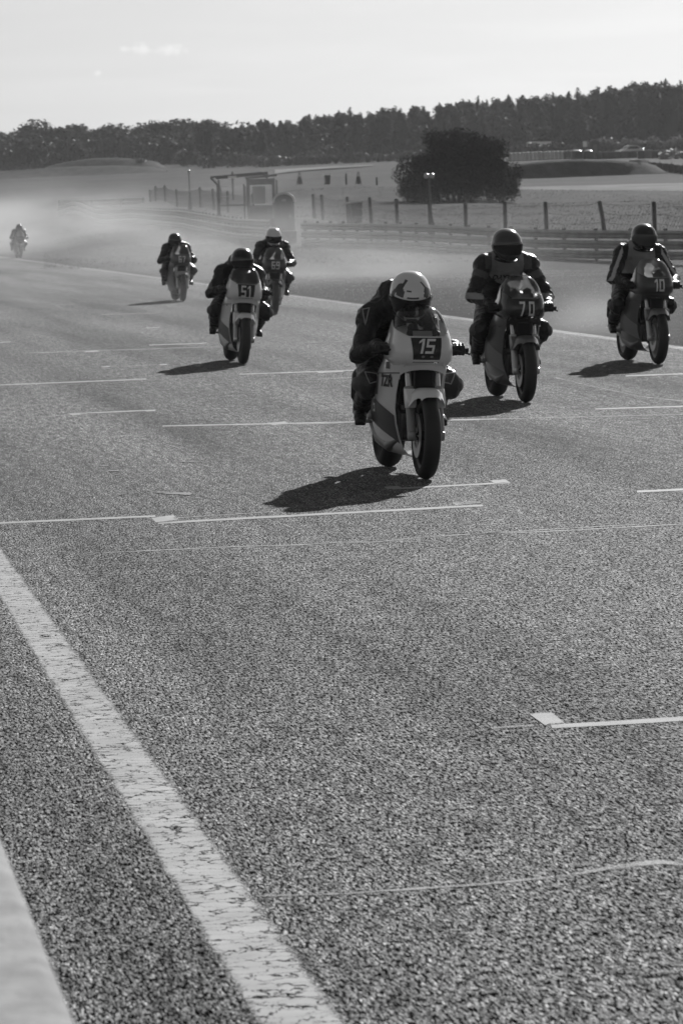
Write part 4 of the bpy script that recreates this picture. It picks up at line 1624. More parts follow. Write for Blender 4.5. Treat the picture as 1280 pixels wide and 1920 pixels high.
mb = MB(); mb.box((0, 350, 14), (900, 960, 40))
o = mb.build('haze', vol_mat('haze_air', 0.0001, .9, .3)[0], smooth=False)
tag(o, 'thin summer haze over the whole circuit', 'haze', kind='stuff')

# dust: soft puffs whose density falls off and is broken up by noise
def dust(name, puffs, box, label, dens=DUST_DENS):
    m, nt, v = vol_mat('dust', 0.0, .8, .2)
    tc = nd(nt, 'ShaderNodeTexCoord')
    tot = None
    for (px, py, Y, rx, ry, rz, amp) in puffs:
        c = at(px, py, Y)
        s1 = nd(nt, 'ShaderNodeVectorMath', operation='SUBTRACT'); s1.inputs[1].default_value = c
        nt.links.new(tc.outputs['Object'], s1.inputs[0])
        s2 = nd(nt, 'ShaderNodeVectorMath', operation='MULTIPLY'); s2.inputs[1].default_value = (1 / rx, 1 / ry, 1 / rz)
        nt.links.new(s1.outputs[0], s2.inputs[0])
        dt = nd(nt, 'ShaderNodeVectorMath', operation='DOT_PRODUCT')
        nt.links.new(s2.outputs[0], dt.inputs[0]); nt.links.new(s2.outputs[0], dt.inputs[1])
        ng = nd(nt, 'ShaderNodeMath', operation='MULTIPLY'); ng.inputs[1].default_value = -1.4
        nt.links.new(dt.outputs['Value'], ng.inputs[0])
        ex = nd(nt, 'ShaderNodeMath', operation='EXPONENT'); nt.links.new(ng.outputs[0], ex.inputs[0])
        am = nd(nt, 'ShaderNodeMath', operation='MULTIPLY'); am.inputs[1].default_value = amp
        nt.links.new(ex.outputs[0], am.inputs[0])
        if tot is None:
            tot = am.outputs[0]
        else:
            a = nd(nt, 'ShaderNodeMath', operation='ADD'); nt.links.new(tot, a.inputs[0]); nt.links.new(am.outputs[0], a.inputs[1]); tot = a.outputs[0]
    mp = nd(nt, 'ShaderNodeMapping'); mp.inputs['Scale'].default_value = (.22, .07, .55)
    nt.links.new(tc.outputs['Object'], mp.inputs['Vector'])
    nz = nd(nt, 'ShaderNodeTexNoise'); nz.inputs['Scale'].default_value = 1.0; nz.inputs['Detail'].default_value = 4
    nt.links.new(mp.outputs[0], nz.inputs['Vector'])
    mr = nd(nt, 'ShaderNodeMapRange', i_From_Min=.39, i_From_Max=.64, i_To_Min=.0, i_To_Max=2.1)
    nt.links.new(nz.outputs['Fac'], mr.inputs['Value'])
    f1 = nd(nt, 'ShaderNodeMath', operation='MULTIPLY'); nt.links.new(tot, f1.inputs[0]); nt.links.new(mr.outputs[0], f1.inputs[1])
    f2 = nd(nt, 'ShaderNodeMath', operation='MULTIPLY'); f2.inputs[1].default_value = dens; nt.links.new(f1.outputs[0], f2.inputs[0])
    nt.links.new(f2.outputs[0], v.inputs['Density'])
    mb = MB(); mb.box(*box)
    return tag(mb.build(name, m, smooth=False), label, 'dust', kind='stuff')


dust('dust_cloud', [(20, 416, 230, 10, 60, 1.8, .95), (60, 440, 185, 8, 45, 1.6, .85), (300, 445, 150, 8, 35, 1.1, .5), (600, 490, 108, 7, 30, 1.2, 1.0), (500, 400, 155, 4.5, 14, 1.9, .5), (330, 560, 85, 10, 40, .9, .5)],
     ((-9, 183, 3.4), (56, 304, 7.6)), 'backlit dust drifting over the far track and guard rails')
pc = at(1112, 600, 50)
dust('dust_puff', [(1112, 600, 50, .7, 3.0, .32, 1.0)], ((pc.x, pc.y, .75), (3.6, 12, 1.6)), 'small puff of dust behind the rear wheel of bike 10', .16)

# ---------------------------------------------------------------- motorcycles
# local frame of a bike: x to its right, y forward, z up, origin on the ground below its middle
FA, RA = 0.69, -0.68            # axle positions


def eval_text(txt, size, bold=0.0, shear=0.0):
    cu = bpy.data.curves.new('lettering', 'FONT')
    cu.body = txt; cu.size = size; cu.offset = bold; cu.shear = shear
    cu.align_x = 'CENTER'; cu.align_y = 'CENTER'; cu.resolution_u = 3
    o = bpy.data.objects.new('lettering', cu); COL.objects.link(o)
    dg = bpy.context.evaluated_depsgraph_get()
    me = bpy.data.meshes.new_from_object(o.evaluated_get(dg))
    bpy.data.objects.remove(o); bpy.data.curves.remove(cu)
    return [v.co.copy() for v in me.vertices], [tuple(p.vertices) for p in me.polygons]


def stroke_digit(ch):
    """heavy block numerals as thick strokes on a 0..1 x 0..1.6 cell"""
    w = .26
    H, Wd = 1.6, 1.0
    def rect(a, b, c, d): return [(a, b), (c, b), (c, d), (a, d)]
    bar = {'t': rect(0, H - w, Wd, H), 'm': rect(0, H / 2 - w / 2, Wd, H / 2 + w / 2), 'b': rect(0, 0, Wd, w),
           'tl': rect(0, H / 2, w, H), 'bl': rect(0, 0, w, H / 2), 'tr': rect(Wd - w, H / 2, Wd, H), 'br': rect(Wd - w, 0, Wd, H / 2)}
    segs = {'0': 't b tl bl tr br', '5': 't m b tl br', '6': 't m b tl bl br', '9': 't m b tl tr br'}
    if ch == '1': return [rect(.42, 0, .42 + w * 1.1, H), [(.42, H), (.08, H - .28), (.08, H - .52), (.42, H - .3)]]
    if ch == '7': return [rect(0, H - w, Wd, H), [(Wd - .3, H - w), (Wd, H - w), (.55, 0), (.24, 0)]]
    return [bar[k] for k in segs[ch].split()]


def number_polys(txt, size, shear=0.0, gap=.28, narrow=.82):
    vs, fs = [], []
    x = 0
    tw = sum((.8 if c == '1' else 1.0) for c in txt) * narrow + gap * (len(txt) - 1)
    for c in txt:
        for poly in stroke_digit(c):
            # split along the long side so that it can bend with the panel
            i = len(vs)
            N = 5
            A, B_, C, D = [Vector(q + (0,)) for q in poly]
            for u in range(N + 1):
                for w in range(N + 1):
                    q = A.lerp(B_, u / N).lerp(D.lerp(C, u / N), w / N)
                    vs.append(Vector(((x + q.x * narrow - tw / 2 + (q.y - .8) * shear) * size / 1.6, (q.y - .8) * size / 1.6, 0)))
            for u in range(N):
                for w in range(N):
                    k = i + u * (N + 1) + w
                    fs.append((k, k + 1, k + N + 2, k + N + 1))
        x += (.8 if c == '1' else 1.0) * narrow + gap
    return vs, fs


def project(vs, fs, bvh, frame, dirv, off=.004):
    """lay a flat figure on a surface: frame=(origin, A, B), rays run along dirv"""
    o, A, B = [Vector(q) for q in frame]
    d = Vector(dirv)
    out = []
    last = None
    for v in vs:
        p = o + A * v.x + B * v.y
        hit = bvh.ray_cast(p - d * 1.0, d, 3.0)
        if hit[0] is not None:
            last = hit[0]
            out.append(hit[0] - d * off)
        else:
            out.append(p if last is None else (p + d * ((last - p).dot(d) - off)))
    mb = MB(); mb.add(out, fs)
    return mb


def bvh_of(mb):
    return BVHTree.FromPolygons([Vector(v) for v in mb.v], mb.f)


def interp(tab, z, k):
    return float(np.interp(z, [t[0] for t in tab], [t[k] for t in tab]))


UP = [  # z, front y, half-width at the nose face, greatest half-width, rear y
    (.755, .60, .085, .18, .20), (.79, .655, .10, .204, .16), (.83, .675, .104, .208, .14), (.88, .67, .104, .203, .16), (.93, .645, .106, .194, .20), (.97, .605, .106, .186, .22), (1.02, .54, .104, .176, .24), (1.06, .49, .10, .166, .25), (1.10, .435, .09, .148, .25), (1.13, .385, .072, .118, .26), (1.148, .345, .05, .08, .27)]


def u_slice(z, n=25, t0=-1.0, t1=1.0):
    yf, wf, w, yr = [interp(UP, z, k) for k in (1, 2, 3, 4)]
    out = []
    for i in range(n):
        t = lerp(t0, t1, i / (n - 1))
        s = abs(t)
        # flat nose, rounded corner, long cheek
        if s < .3:
            x = wf * s / .3; y = yf - .012 * (s / .3) ** 2
        elif s < .6:
            q = (s - .3) / .3
            a = q * math.pi / 2
            x = wf + (w - wf) * math.sin(a); y = yf - .012 - (yf - yr) * .42 * (1 - math.cos(a))
        else:
            q = (s - .6) / .4
            x = w - .012 * q * q; y = (yf - .012 - (yf - yr) * .42) + (yr - (yf - .012 - (yf - yr) * .42)) * q
        out.append(Vector((math.copysign(x, t) if s > 1e-6 else 0.0, y, z)))
    return out


LOW = [  # z, front x, front y, rear x, rear y
    (.125, .012, .33, .02, -.26), (.14, .05, .345, .085, -.27), (.18, .088, .352, .135, -.26), (.25, .115, .352, .178, -.235), (.35, .138, .345, .208, -.20), (.45, .15, .35, .22, -.165), (.55, .152, .385, .222, -.12), (.65, .148, .45, .214, -.04), (.72, .142, .53, .204, .05), (.765, .13, .60, .196, .12), (.80, .12, .63, .19, .15)]


def low_pt(side, z, q):
    xf, yf, xr, yr = [interp(LOW, z, k) for k in (1, 2, 3, 4)]
    x = xf + (xr - xf) * (1 - (1 - q) ** 2.2) + .012 * math.sin(math.pi * q)
    return Vector((side * x, yf + (yr - yf) * q, z))


def make_bike(cfg):
    M_F = cfg['fairing']; M_F2 = cfg.get('lower', M_F)
    root = empty('motorcycle')

    def B(name, mb, m, parent=root, smooth=True, solid=0.0):
        return mb.build(name, m, parent, smooth, solid)

    # --- wheels
    for nm, yc, rad, hw, rimr in (('front_wheel', FA, .292, .056, .222), ('rear_wheel', RA, .300, .078, .222)):
        w = link('wheel', None, root); w.location = (0, yc, rad); w.empty_display_size = .05
        mb = MB()
        prof = []
        for a in range(-90, 91, 15):
            t = R(a)
            prof.append((hw * math.sin(t), rad - (rad - rimr - .005) * (1 - math.cos(t)) * .92))
        prof = [(-hw * .62, rimr - .004)] + prof + [(hw * .62, rimr - .004)]
        mb.lathe_x(prof, 48); mb.build('tyre', M_TYRE, w)
        mb = MB()
        mb.lathe_x([(-hw * .66, rimr + .008), (-hw * .68, rimr - .004), (-hw * .5, rimr - .022), (0, rimr - .03), (hw * .5, rimr - .022), (hw * .68, rimr - .004), (hw * .66, rimr + .008)], 40)
        mb.lathe_x([(-.045, .001), (-.045, .036), (.045, .036), (.045, .001)], 20)
        for k in range(3):
            a = R(20 + 120 * k)
            for da in (-.16, .16):
                c, s = math.cos(a + da), math.sin(a + da); c2, s2 = math.cos(a + da * .55), math.sin(a + da * .55)
                mb.tube([(0, c * .03, s * .03), (0, c * .12, s * .12), (0, c2 * (rimr - .026), s2 * (rimr - .026))], [.017, .014, .018], 7, sx=1.0)
        mb.build('rim', cfg.get('rim', M_BLACK), w)
        mb = MB()
        for sx in ((-1, 1) if yc > 0 else (1,)):
            x = sx * .062
            mb.lathe_x([(x - .0025, .085), (x - .0025, .148), (x + .0025, .148), (x + .0025, .085), (x - .0025, .085)], 36)
            for k in range(5):
                a = R(72 * k)
                mb.tube([(x, math.cos(a) * .03, math.sin(a) * .03), (x, math.cos(a) * .09, math.sin(a) * .09)], .006, 5)
        mb.build('brake_disc', M_ALU, w)
    # --- forks
    for s in (-1, 1):
        x = s * .098
        top, mid, bot = Vector((x, .43, .93)), Vector((x, .565, .60)), Vector((x, .69, .292))
        f = link('fork_leg', None, root); f.empty_display_size = .05
        mb = MB(); mb.tube([top, mid], .021, 12); mb.build('stanchion', M_CHROME, f)
        mb = MB(); mb.tube([mid + (top - mid) * .02, mid, mid.lerp(bot, .15), mid.lerp(bot, .9), bot + Vector((0, .01, -.03))], [.033, .034, .029, .029, .024], 12)
        mb.bbox(bot + Vector((0, 0, 0)), (.05, .07, .06), .012)
        mb.build('slider', cfg.get('slider', M_ALU), f)
        mb = MB(); mb.bbox(Vector((s * .075, .60, .40)), (.05, .075, .12), .012, Matrix.Rotation(R(-20), 3, 'X')); mb.build('brake_caliper', M_ENG, f)
    mb = MB()
    mb.bbox((0, .50, .755), (.26, .07, .04), .012, Matrix.Rotation(R(-22), 3, 'X')); mb.bbox((0, .425, .93), (.25, .075, .03), .01, Matrix.Rotation(R(-22), 3, 'X'))
    B('fork_yoke', mb, M_ENG)
    # --- mudguard: arched blade with side lobes at the fork legs
    mb = MB()
    rows = []
    for i in range(17):
        a = lerp(56, 150, i / 16)
        lobe = max(0, 1 - abs(a - 88) / 30.0)
        lobe = lobe * lobe * (3 - 2 * lobe)
        w = .066 + .062 * lobe
        r = .318
        row = []
        for k in range(11):
            t = -1 + 2 * k / 10
            xx = t * w
            drop = (abs(t) ** 4) * .03 + (max(0, abs(xx) - .066) / .062) ** 1.0 * .055 * lobe + (abs(t) > .95) * .05 * lobe
            rr = r - drop
            row.append((xx, FA + rr * math.cos(R(a)), .292 + rr * math.sin(R(a))))
        rows.append(row)
    mb.grid(rows)
    for s in (-1, 1):      # lobes that clasp the sliders
        rows = []
        for i in range(7):
            a = lerp(0, 1, i / 6)
            z = lerp(.60, .475, a)
            wv = .06 * math.sqrt(max(.02, 1 - (2 * a - .9) ** 2 * .9))
            yy = lerp(.60, .66, a)
            rows.append([(s * (.128 + .010 * math.sin(math.pi * k / 6)), yy - wv + 2 * wv * k / 6 - .012, z) for k in range(7)])
        mb.grid(rows)
        mb.grid([[(s * .068, r_[-1][1] + .004, r_[-1][2]), (s * .1, r_[-1][1] + .012, r_[-1][2]), r_[-1]] for r_ in rows])
    B('front_mudguard', mb, cfg.get('guard', M_F), solid=.003)
    # --- upper fairing
    mb = MB()
    zs = [.755, .77, .79, .81, .83, .855, .88, .905, .93, .945]
    mb.grid([u_slice(z) for z in zs])
    def inner(z):           # where the screen meets the cheek
        return float(np.interp(z, [.945, .97, 1.0, 1.03, 1.055], [.30, .42, .56, .72, .90]))
    for s in (-1, 1):       # cheeks that flank the screen
        rows = []
        for z in [.945, .96, .975, .99, 1.005, 1.02, 1.035, 1.05]:
            rows.append(u_slice(z, 14, s * inner(z), s * (1.0 - max(0, z - 1.03) * 1.2)))
        mb.grid(rows)
    ub = bvh_of(mb)
    uf = B('upper_fairing', mb, M_F, solid=-.004)
    mb = MB()              # lip under the cheeks
    for s in (-1, 1):
        sl = u_slice(.757, 14, s * .5, s * 1.0)
        mb.grid([[p + Vector((s * .006, 0, .004)), p + Vector((-s * .035, 0, -.006))] for p in sl])
    mb.build('lip', M_F, uf, solid=.003)
    # plate around the top of the radiator opening
    mb = MB(); rows = []
    for i in range(13):
        t = -1 + 2 * i / 12
        yf = .645
        x = .15 * t
        arch = .705 + .052 * math.sqrt(max(0, 1 - t * t * .98))
        rows.append([(x, .64 - .05 * t * t, .79), (x * 1.02, .615 - .07 * t * t, (arch + .775) / 2), (x * 1.03, .585 - .06 * t * t, arch - .03)])
    mb.grid(rows); mb.build('nose_under_panel', M_F, uf, solid=.003)
    # --- screen
    mb = MB(); rows = []
    for z in (.947, .965, .985, 1.005, 1.025, 1.045, 1.065, 1.085, 1.105, 1.125, 1.14, 1.148):
        tt = inner(z) + .03 if z < 1.05 else .93
        rows.append([p + Vector((0, .004, 0)) for p in u_slice(z, 21, -tt, tt)])
    mb.grid(rows)
    scr = B('windscreen', mb, cfg['screen'])
    mb = MB(); mb.tube([Vector(p) + Vector((0, .002, 0)) for p in rows[-1]], .0035, 6); mb.build('edge_trim', mat('screen_trim', .3, .3), scr)
    mb = MB(); mb.tube([Vector(p) + Vector((0, .006, -.002)) for p in rows[0]], .005, 6); mb.build('base_trim', cfg.get('trim', mat('screen_trim', .3, .3)), scr)
    # instruments behind the screen
    mb = MB(); mb.bbox((0, .47, .955), (.2, .07, .06), .015, Matrix.Rotation(R(25), 3, 'X'))
    for x in (-.055, .05):
        mb.tube([(x, .47, .97), (x, .43, 1.005)], [.035, .04], 14)
    B('instrument_cluster', mb, M_BLACK)
    mb = MB(); mb.box((.0, .508, .965), (.13, .006, .035), Matrix.Rotation(R(25), 3, 'X')); B('dash_label', mb, mat('dash_label', .4, .3), smooth=False)
    # --- lower fairing
    mbs = {}
    for s in (-1, 1):
        mb = MB()
        zs = [.125, .14, .16, .18, .215, .25, .3, .35, .4, .45, .5, .55, .6, .65, .69, .72, .745, .765, .8]
        mb.grid([[low_pt(s, z, q / 14) for q in range(15)] for z in zs])
        mbs[s] = bvh_of(mb)
        sp = B('side_fairing', mb, M_F2, solid=.004 * s)
        sm = MB(); sm.tube([low_pt(s, .70 - .02 * q / 10, q / 10) + Vector((s * .004, 0, 0)) for q in range(11)], .0035, 5); sm.build('panel_seam', M_INK, sp)
        for q in (.25, .55, .85):
            p_ = low_pt(s, .68, q); sm = MB(); sm.tube([p_ + Vector((s * .001, 0, 0)), p_ + Vector((s * .008, 0, 0))], [.009, .006], 8); sm.build('fastener', M_ENG, sp)
        # painted flash and stickers follow the panel
        if cfg.get('flash'):
            rows = []
            for i in range(9):
                q = lerp(.02, 1.0, i / 8)
                if cfg['flash'] == 'wave':
                    zt = lerp(.40, .555, q ** .8); zb = lerp(.205, .37, q ** .7)
                else:
                    zt = lerp(.42, .60, q); zb = lerp(.26, .40, q)
                rows.append([low_pt(s, lerp(zb, zt, k / 6), q) + Vector((s * .004, .001, 0)) for k in range(7)])
            fb = MB(); fb.grid(rows); fb.build('painted_flash', cfg.get('flash_mat', mat('flash_dark', .05, .35)), sp)
        if cfg.get('side_number'):
            vs, fs = number_polys(cfg['side_number'], .10, .18)
            project(vs, fs, mbs[s], ((s * .3, -.02, .47), (0, s, 0), (0, 0, 1)), (-s, 0, 0), .008).build('side_number', M_DIGIT, sp, smooth=False)
        if cfg.get('side_text'):
            vs, fs = eval_text(cfg['side_text'], .105, .004, .3)
            project(vs, fs, mbs[s], ((s * .3, .27, .635), (0, s, 0), (0, .12, 1)), (-s, 0, 0), .005).build('side_lettering', M_INK, sp, smooth=False)
            for (yy, zz, ww, hh) in ((.06, .60, .085, .12), (.33, .745, .075, .045)):
                vs = [Vector((a * ww / 2, b * hh / 2, 0)) for a, b in ((-1, -1), (1, -1), (1, 1), (-1, 1))]
                project(vs, [(0, 1, 2, 3)], mbs[s], ((s * .3, yy, zz), (0, s, 0), (0, 0, 1)), (-s, 0, 0), .005).build('sticker', mat('sticker_grey', .12, .5), sp, smooth=False)
    # --- number on the nose
    if cfg.get('plate'):
        poly = []
        rows = []
        for j in range(7):
            z = lerp(.775, .94, j / 6)
            hw = lerp(.088, .104, j / 6)
            rows.append([(lerp(-hw, hw, k / 8), z) for k in range(9)])
        mb = MB()
        rr = []
        for row in rows:
            r2 = []
            for x, z in row:
                h = ub.ray_cast(Vector((x, 1.5, z)), Vector((0, -1, 0)), 3)
                r2.append((h[0] if h[0] is not None else Vector((x, .66, z))) + Vector((0, .010, 0)))
            rr.append(r2)
        mb.grid(rr); pl = B('number_plate', mb, M_INK, solid=.002)
    else:
        pl = uf
    if cfg.get('num'):
        vs, fs = number_polys(cfg['num'], cfg.get('num_size', .085), cfg.get('num_shear', 0), cfg.get('num_gap', .28), cfg.get('num_narrow', .82))
        ox, oz = cfg.get('num_off', (0, .872))
        project(vs, fs, ub, ((ox, .7, oz), (-1, 0, 0), (0, 0, 1)), (0, -1, 0), .023).build('race_number', cfg.get('digit', M_DIGIT), pl, smooth=False)
        if cfg.get('emblems'):
            for x in (-.03, .028):
                vs = [Vector((math.cos(R(a)) * .012, math.sin(R(a)) * .008, 0)) for a in range(0, 360, 45)]
                project(vs, [tuple(range(8))], ub, ((x, .7, .815), (-1, 0, 0), (0, 0, 1)), (0, -1, 0), .023).build('emblem', mat('emblem_grey', .25, .5), pl, smooth=False)
    # --- radiator, engine, frame
    mb = MB(); mb.box((0, .375, .60), (.25, .03, .24), Matrix.Rotation(R(-14), 3, 'X'))
    for i in range(16):
        mb.box((0, .392 + (i - 8) * -.0034, .60 + (i - 8) * .0135), (.235, .012, .004), Matrix.Rotation(R(-14), 3, 'X'))
    B('radiator', mb, mat('radiator_fins', .03, .5, metal=.4), smooth=False)
    mb = MB(); mb.bbox((0, .06, .36), (.26, .42, .26), .04); mb.bbox((0, .2, .50), (.22, .2, .2), .03, Matrix.Rotation(R(20), 3, 'X')); mb.bbox((0, -.12, .42), (.30, .2, .2), .05)
    B('engine', mb, M_ENG)
    mb = MB()
    for s in (-1, 1):
        mb.tube([(s * .05, .42, .82), (s * .13, .25, .76), (s * .15, -.05, .62), (s * .13, -.27, .45), (s * .12, -.28, .33)], [.035, .034, .034, .034, .028], 8)
        mb.tube([(s * .1, -.2, .62), (s * .09, -.55, .78), (s * .07, -.85, .84)], .015, 7)
    B('frame', mb, M_ALU)
    mb = MB()
    for s in (-1, 1):
        mb.tube([(s * .1, -.26, .36), (s * .115, -.5, .33), (s * .115, RA, .30)], [.032, .03, .026], 8)
    mb.bbox((0, -.34, .35), (.2, .06, .05), .015)
    B('swingarm', mb, M_ALU)
    mb = MB(); mb.tube([(0, -.3, .4), (0, -.35, .62)], .03, 10); B('shock_absorber', mb, M_ENG)
    for s in (-1, 1):
        mb = MB()
        mb.tube([(s * .08, .3, .42), (s * .11, .28, .24), (s * .12, .05, .19), (s * .14, -.2, .24), (s * .155, -.42, .36), (s * .16, -.75, .44), (s * .16, -.82, .455)], [.02, .025, .045, .055, .045, .036, .03], 10)
        B('exhaust', mb, mat('exhaust_steel', .2, .4, metal=.7))
    # --- tank, seat, tail
    mb = MB()
    mb.chain([((0, .36, .80), .07, .09), ((0, .26, .86), .13, .12), ((0, .08, .885), .165, .13), ((0, -.1, .86), .14, .11), ((0, -.2, .80), .1, .07)], 20)
    tk = B('fuel_tank', mb, cfg.get('tank', M_F))
    mb = MB(); mb.lathe_z([(.001, .02), (.035, .02), (.04, .005), (.04, -.02)], 16, (0, .1, 1.005)); mb.build('filler_cap', M_ALU, tk)
    mb = MB(); mb.chain([((0, -.26, .76), .11, .045), ((0, -.42, .77), .135, .04), ((0, -.6, .79), .12, .04)], 16); B('seat', mb, M_BLACK)
    mb = MB(); mb.chain([((0, -.55, .76), .125, .06), ((0, -.7, .84), .12, .075), ((0, -.88, .89), .08, .05), ((0, -.98, .91), .04, .025)], 16); B('tail_unit', mb, cfg.get('tail', M_F))
    # --- bars
    for s in (-1, 1):
        h = link('handlebar', None, root); h.empty_display_size = .05
        mb = MB(); mb.tube([(s * .10, .44, .865), (s * .325, .395, .85)], .012, 10); mb.build('bar', M_BLACK, h)
        mb = MB(); mb.tube([(s * .20, .42, .859), (s * .315, .398, .851), (s * .33, .394, .85)], [.018, .018, .021], 12); mb.build('grip', M_TYRE, h)
        mb = MB(); mb.tube([(s * .165, .435, .862), (s * .19, .47, .858), (s * .26, .475, .845), (s * .325, .455, .83), (s * .335, .45, .828)], [.009, .008, .0055, .0055, .009], 8); mb.build('lever', cfg.get('lever', M_BLACK), h)
        mb = MB(); mb.bbox((s * .15, .445, .90 if s > 0 else .885), (.04, .04, .05), .01); mb.build('reservoir', M_BLACK, h)
    for s in (-1, 1):
        mb = MB(); mb.tube([(s * .15, .45, .87), (s * .13, .53, .80), (s * .06, .56, .72), (s * .07, .60, .56), (s * .085, .63, .44)], .006, 6); B('brake_hose', mb, M_BLACK)
    # --- pegs
    for s in (-1, 1):
        mb = MB(); mb.tube([(s * .14, -.3, .34), (s * .30, -.30, .335)], .013, 8); mb.bbox((s * .145, -.3, .38), (.02, .1, .16), .008); B('footpeg', mb, M_ALU)
    return root


# ---------------------------------------------------------------- riders
from mathutils import noise as mnoise


def remesh(mb, voxel, name, smooth_it=5):
    me = mb.mesh(name, M_LEATHER, smooth=False)
    o = bpy.data.objects.new(name, me); COL.objects.link(o)
    r = o.modifiers.new('r', 'REMESH'); r.mode = 'VOXEL'; r.voxel_size = voxel; r.use_smooth_shade = True
    s = o.modifiers.new('s', 'SMOOTH'); s.iterations = smooth_it; s.factor = .5
    dg = bpy.context.evaluated_depsgraph_get()
    out = bpy.data.meshes.new_from_object(o.evaluated_get(dg))
    bpy.data.objects.remove(o); bpy.data.meshes.remove(me)
    out.name = name
    return out


def glove_mesh(s):
    """right hand (s=1) or left hand round a grip along x; origin at the middle of the grip"""
    mb = MB()
    for i, x in enumerate((-.036, -.012, .012, .035)):
        k = (1.0, 1.08, 1.03, .86)[i] if s > 0 else (1.0, 1.08, 1.03, .86)[i]
        pts = [(-.045, .022), (-.008, .036), (.026 * k, .022), (.03 * k, -.012), (.008, -.03)]
        for a, b in zip(pts[:-1], pts[1:]):
            mb.capsule((s * x, a[0], a[1]), (s * x * 1.02, b[0], b[1]), .0125, .0115, 8)
    rows = []
    mb.chain([((0, -.125, .012), .036, .028), ((0, -.09, .018), .043, .026), ((0, -.05, .022), .05, .022), ((0, -.03, .026), .048, .016)], 14)
    # thumb leaves the inner side of the palm and closes under the bar
    t = [(-.045, -.08, .005), (-.062, -.045, -.008), (-.055, -.005, -.028), (-.036, .018, -.03)]
    for a, b in zip(t[:-1], t[1:]):
        mb.capsule((s * a[0], a[1], a[2]), (s * b[0], b[1], b[2]), .0155, .0135, 8)
    mb.chain([((0, -.19, .012), .045, .042), ((0, -.13, .012), .047, .044)], 14)      # cuff
    return remesh(mb, .0062, 'glove', 3)


GLOVES = {1: glove_mesh(1), -1: glove_mesh(-1)}


def boot_mesh(s):
    mb = MB()
    mb.chain([((0, -.02, .30), .062, .066), ((0, 0, .2), .056, .06), ((0, 0, .1), .05, .055)], 14)
    mb.capsule((0, -.035, .045), (0, .03, .06), .047, .05, 12)
    mb.chain([((0, -.05, .035), .04, .035), ((0, .05, .05), .045, .042), ((0, .14, .03), .046, .03), ((0, .185, .022), .036, .02)], 14)
    mb.bbox((0, .06, .0), (.078, .27, .024), .01); mb.bbox((0, -.055, -.008), (.07, .06, .034), .01)
    mb.bbox((s * .055, 0, .2), (.02, .06, .12), .008)
    return remesh(mb, .0085, 'boot', 2)


BOOTS = {1: boot_mesh(1), -1: boot_mesh(-1)}


def helm_r(az, el, grow=0.0):
    """shell of a full-face helmet: az from the front, el up; local y forward"""
    ce, se = math.cos(el), math.sin(el)
    p = 2.25
    dx, dy, dz = math.sin(az) * ce, math.cos(az) * ce, se
    ax, ay, az_ = .128 + grow, (.162 if dy > 0 else .155) + grow, .142 + grow
    k = (abs(dx / ax) ** p + abs(dy / ay) ** p + abs(dz / az_) ** p) ** (-1 / p)
    v = Vector((dx, dy, dz)) * k
    if v.z < 0:      # chin bar juts forward and narrows, neck tucks in behind
        f = max(0.0, math.cos(az))
        v.y += .022 * f * smoothstep(0, .08, -v.z) if v.y > 0 else 0
        v.x *= 1 - .16 * float(smoothstep(.02, .14, -v.z))
        if v.y < 0: v.y *= 1 - .16 * float(smoothstep(.02, .14, -v.z))
    return v


def helmet(parent, loc, pitch, yaw, shell, visor, gfx=None, scale=1.0):
    h = link('helmet', None, parent); h.empty_display_size = .05
    h.location = loc; h.rotation_euler = (R(pitch), 0, R(yaw)); h.scale = (scale,) * 3
    mats = [shell] + ([gfx] if gfx else [])
    mb = MB()
    NA, NE = 72, 40
    rows = []
    for j in range(NE + 1):
        el = R(lerp(-62, 90, j / NE))
        rows.append([helm_r(2 * math.pi * i / NA, min(el, R(89.7))) for i in range(NA)])
    vs = [p for r in rows for p in r]
    for p in vs:
        p.z = max(p.z, -.135)
    fs, mi = [], []
    rg = random.Random(3)
    for j in range(NE):
        for i in range(NA):
            fs.append((j * NA + i, j * NA + (i + 1) % NA, (j + 1) * NA + (i + 1) % NA, (j + 1) * NA + i))
            a = (i + .5) * 360 / NA
            a = a - 360 if a > 180 else a
            e = lerp(-62, 90, (j + .5) / NE)
            g = 0
            if gfx:
                s_ = abs(a)
                w_ = mnoise.noise(Vector((a * .045, e * .06, 1.7))) * 13
                if a > 0 and 26 < s_ - .35 * (e - 30) + w_ < 44 and 25 < e < 70: g = 1
                if a < 0 and 40 < s_ - .15 * (e - 30) + w_ < 52 and 22 < e < 60: g = 1
                if 62 < s_ + .4 * e + w_ < 80 and -10 < e < 62: g = 1
                if s_ < 15 and 27 < e < 31: g = 1
                if 4 < a < 20 and 40 < e + w_ * .4 < 44: g = 1
                if 95 < s_ < 130 and 5 < (e - (s_ - 95) * .4) < 22: g = 1
                if e < -18 and s_ > 22: g = 1
            mi.append(g)
    mb.add(vs, fs); mb.m = mi
    mb.build('shell', mats, h)
    mb = MB()
    rows = []
    for j in range(13):
        row = []
        for i in range(25):
            az = lerp(-78, 78, i / 24)
            q = abs(az) / 78
            e0, e1 = lerp(-17, -8, q ** 2), lerp(23, 12, q ** 3)
            row.append(helm_r(R(az), R(lerp(e0, e1, j / 12)), .0045))
        rows.append(row)
    mb.grid(rows); v = mb.build('visor', visor, h, solid=-.003)
    for s in (-1, 1):
        mb = MB(); p = helm_r(R(82 * s), R(1), .001); mb.tube([p, p + Vector((s * .007, 0, 0))], [.018, .014], 14); mb.build('visor_pivot', M_BLACK, h)
    mb = MB()
    mb.lathe_z([(.085, -.14), (.1, -.132), (.104, -.122), (.09, -.118)], 28, (0, .0, 0)); mb.build('neck_roll', M_BLACK, h)
    mb = MB(); mb.bbox((0, .172, -.075), (.07, .012, .02), .004); mb.build('chin_vent', M_BLACK, h)
    return h


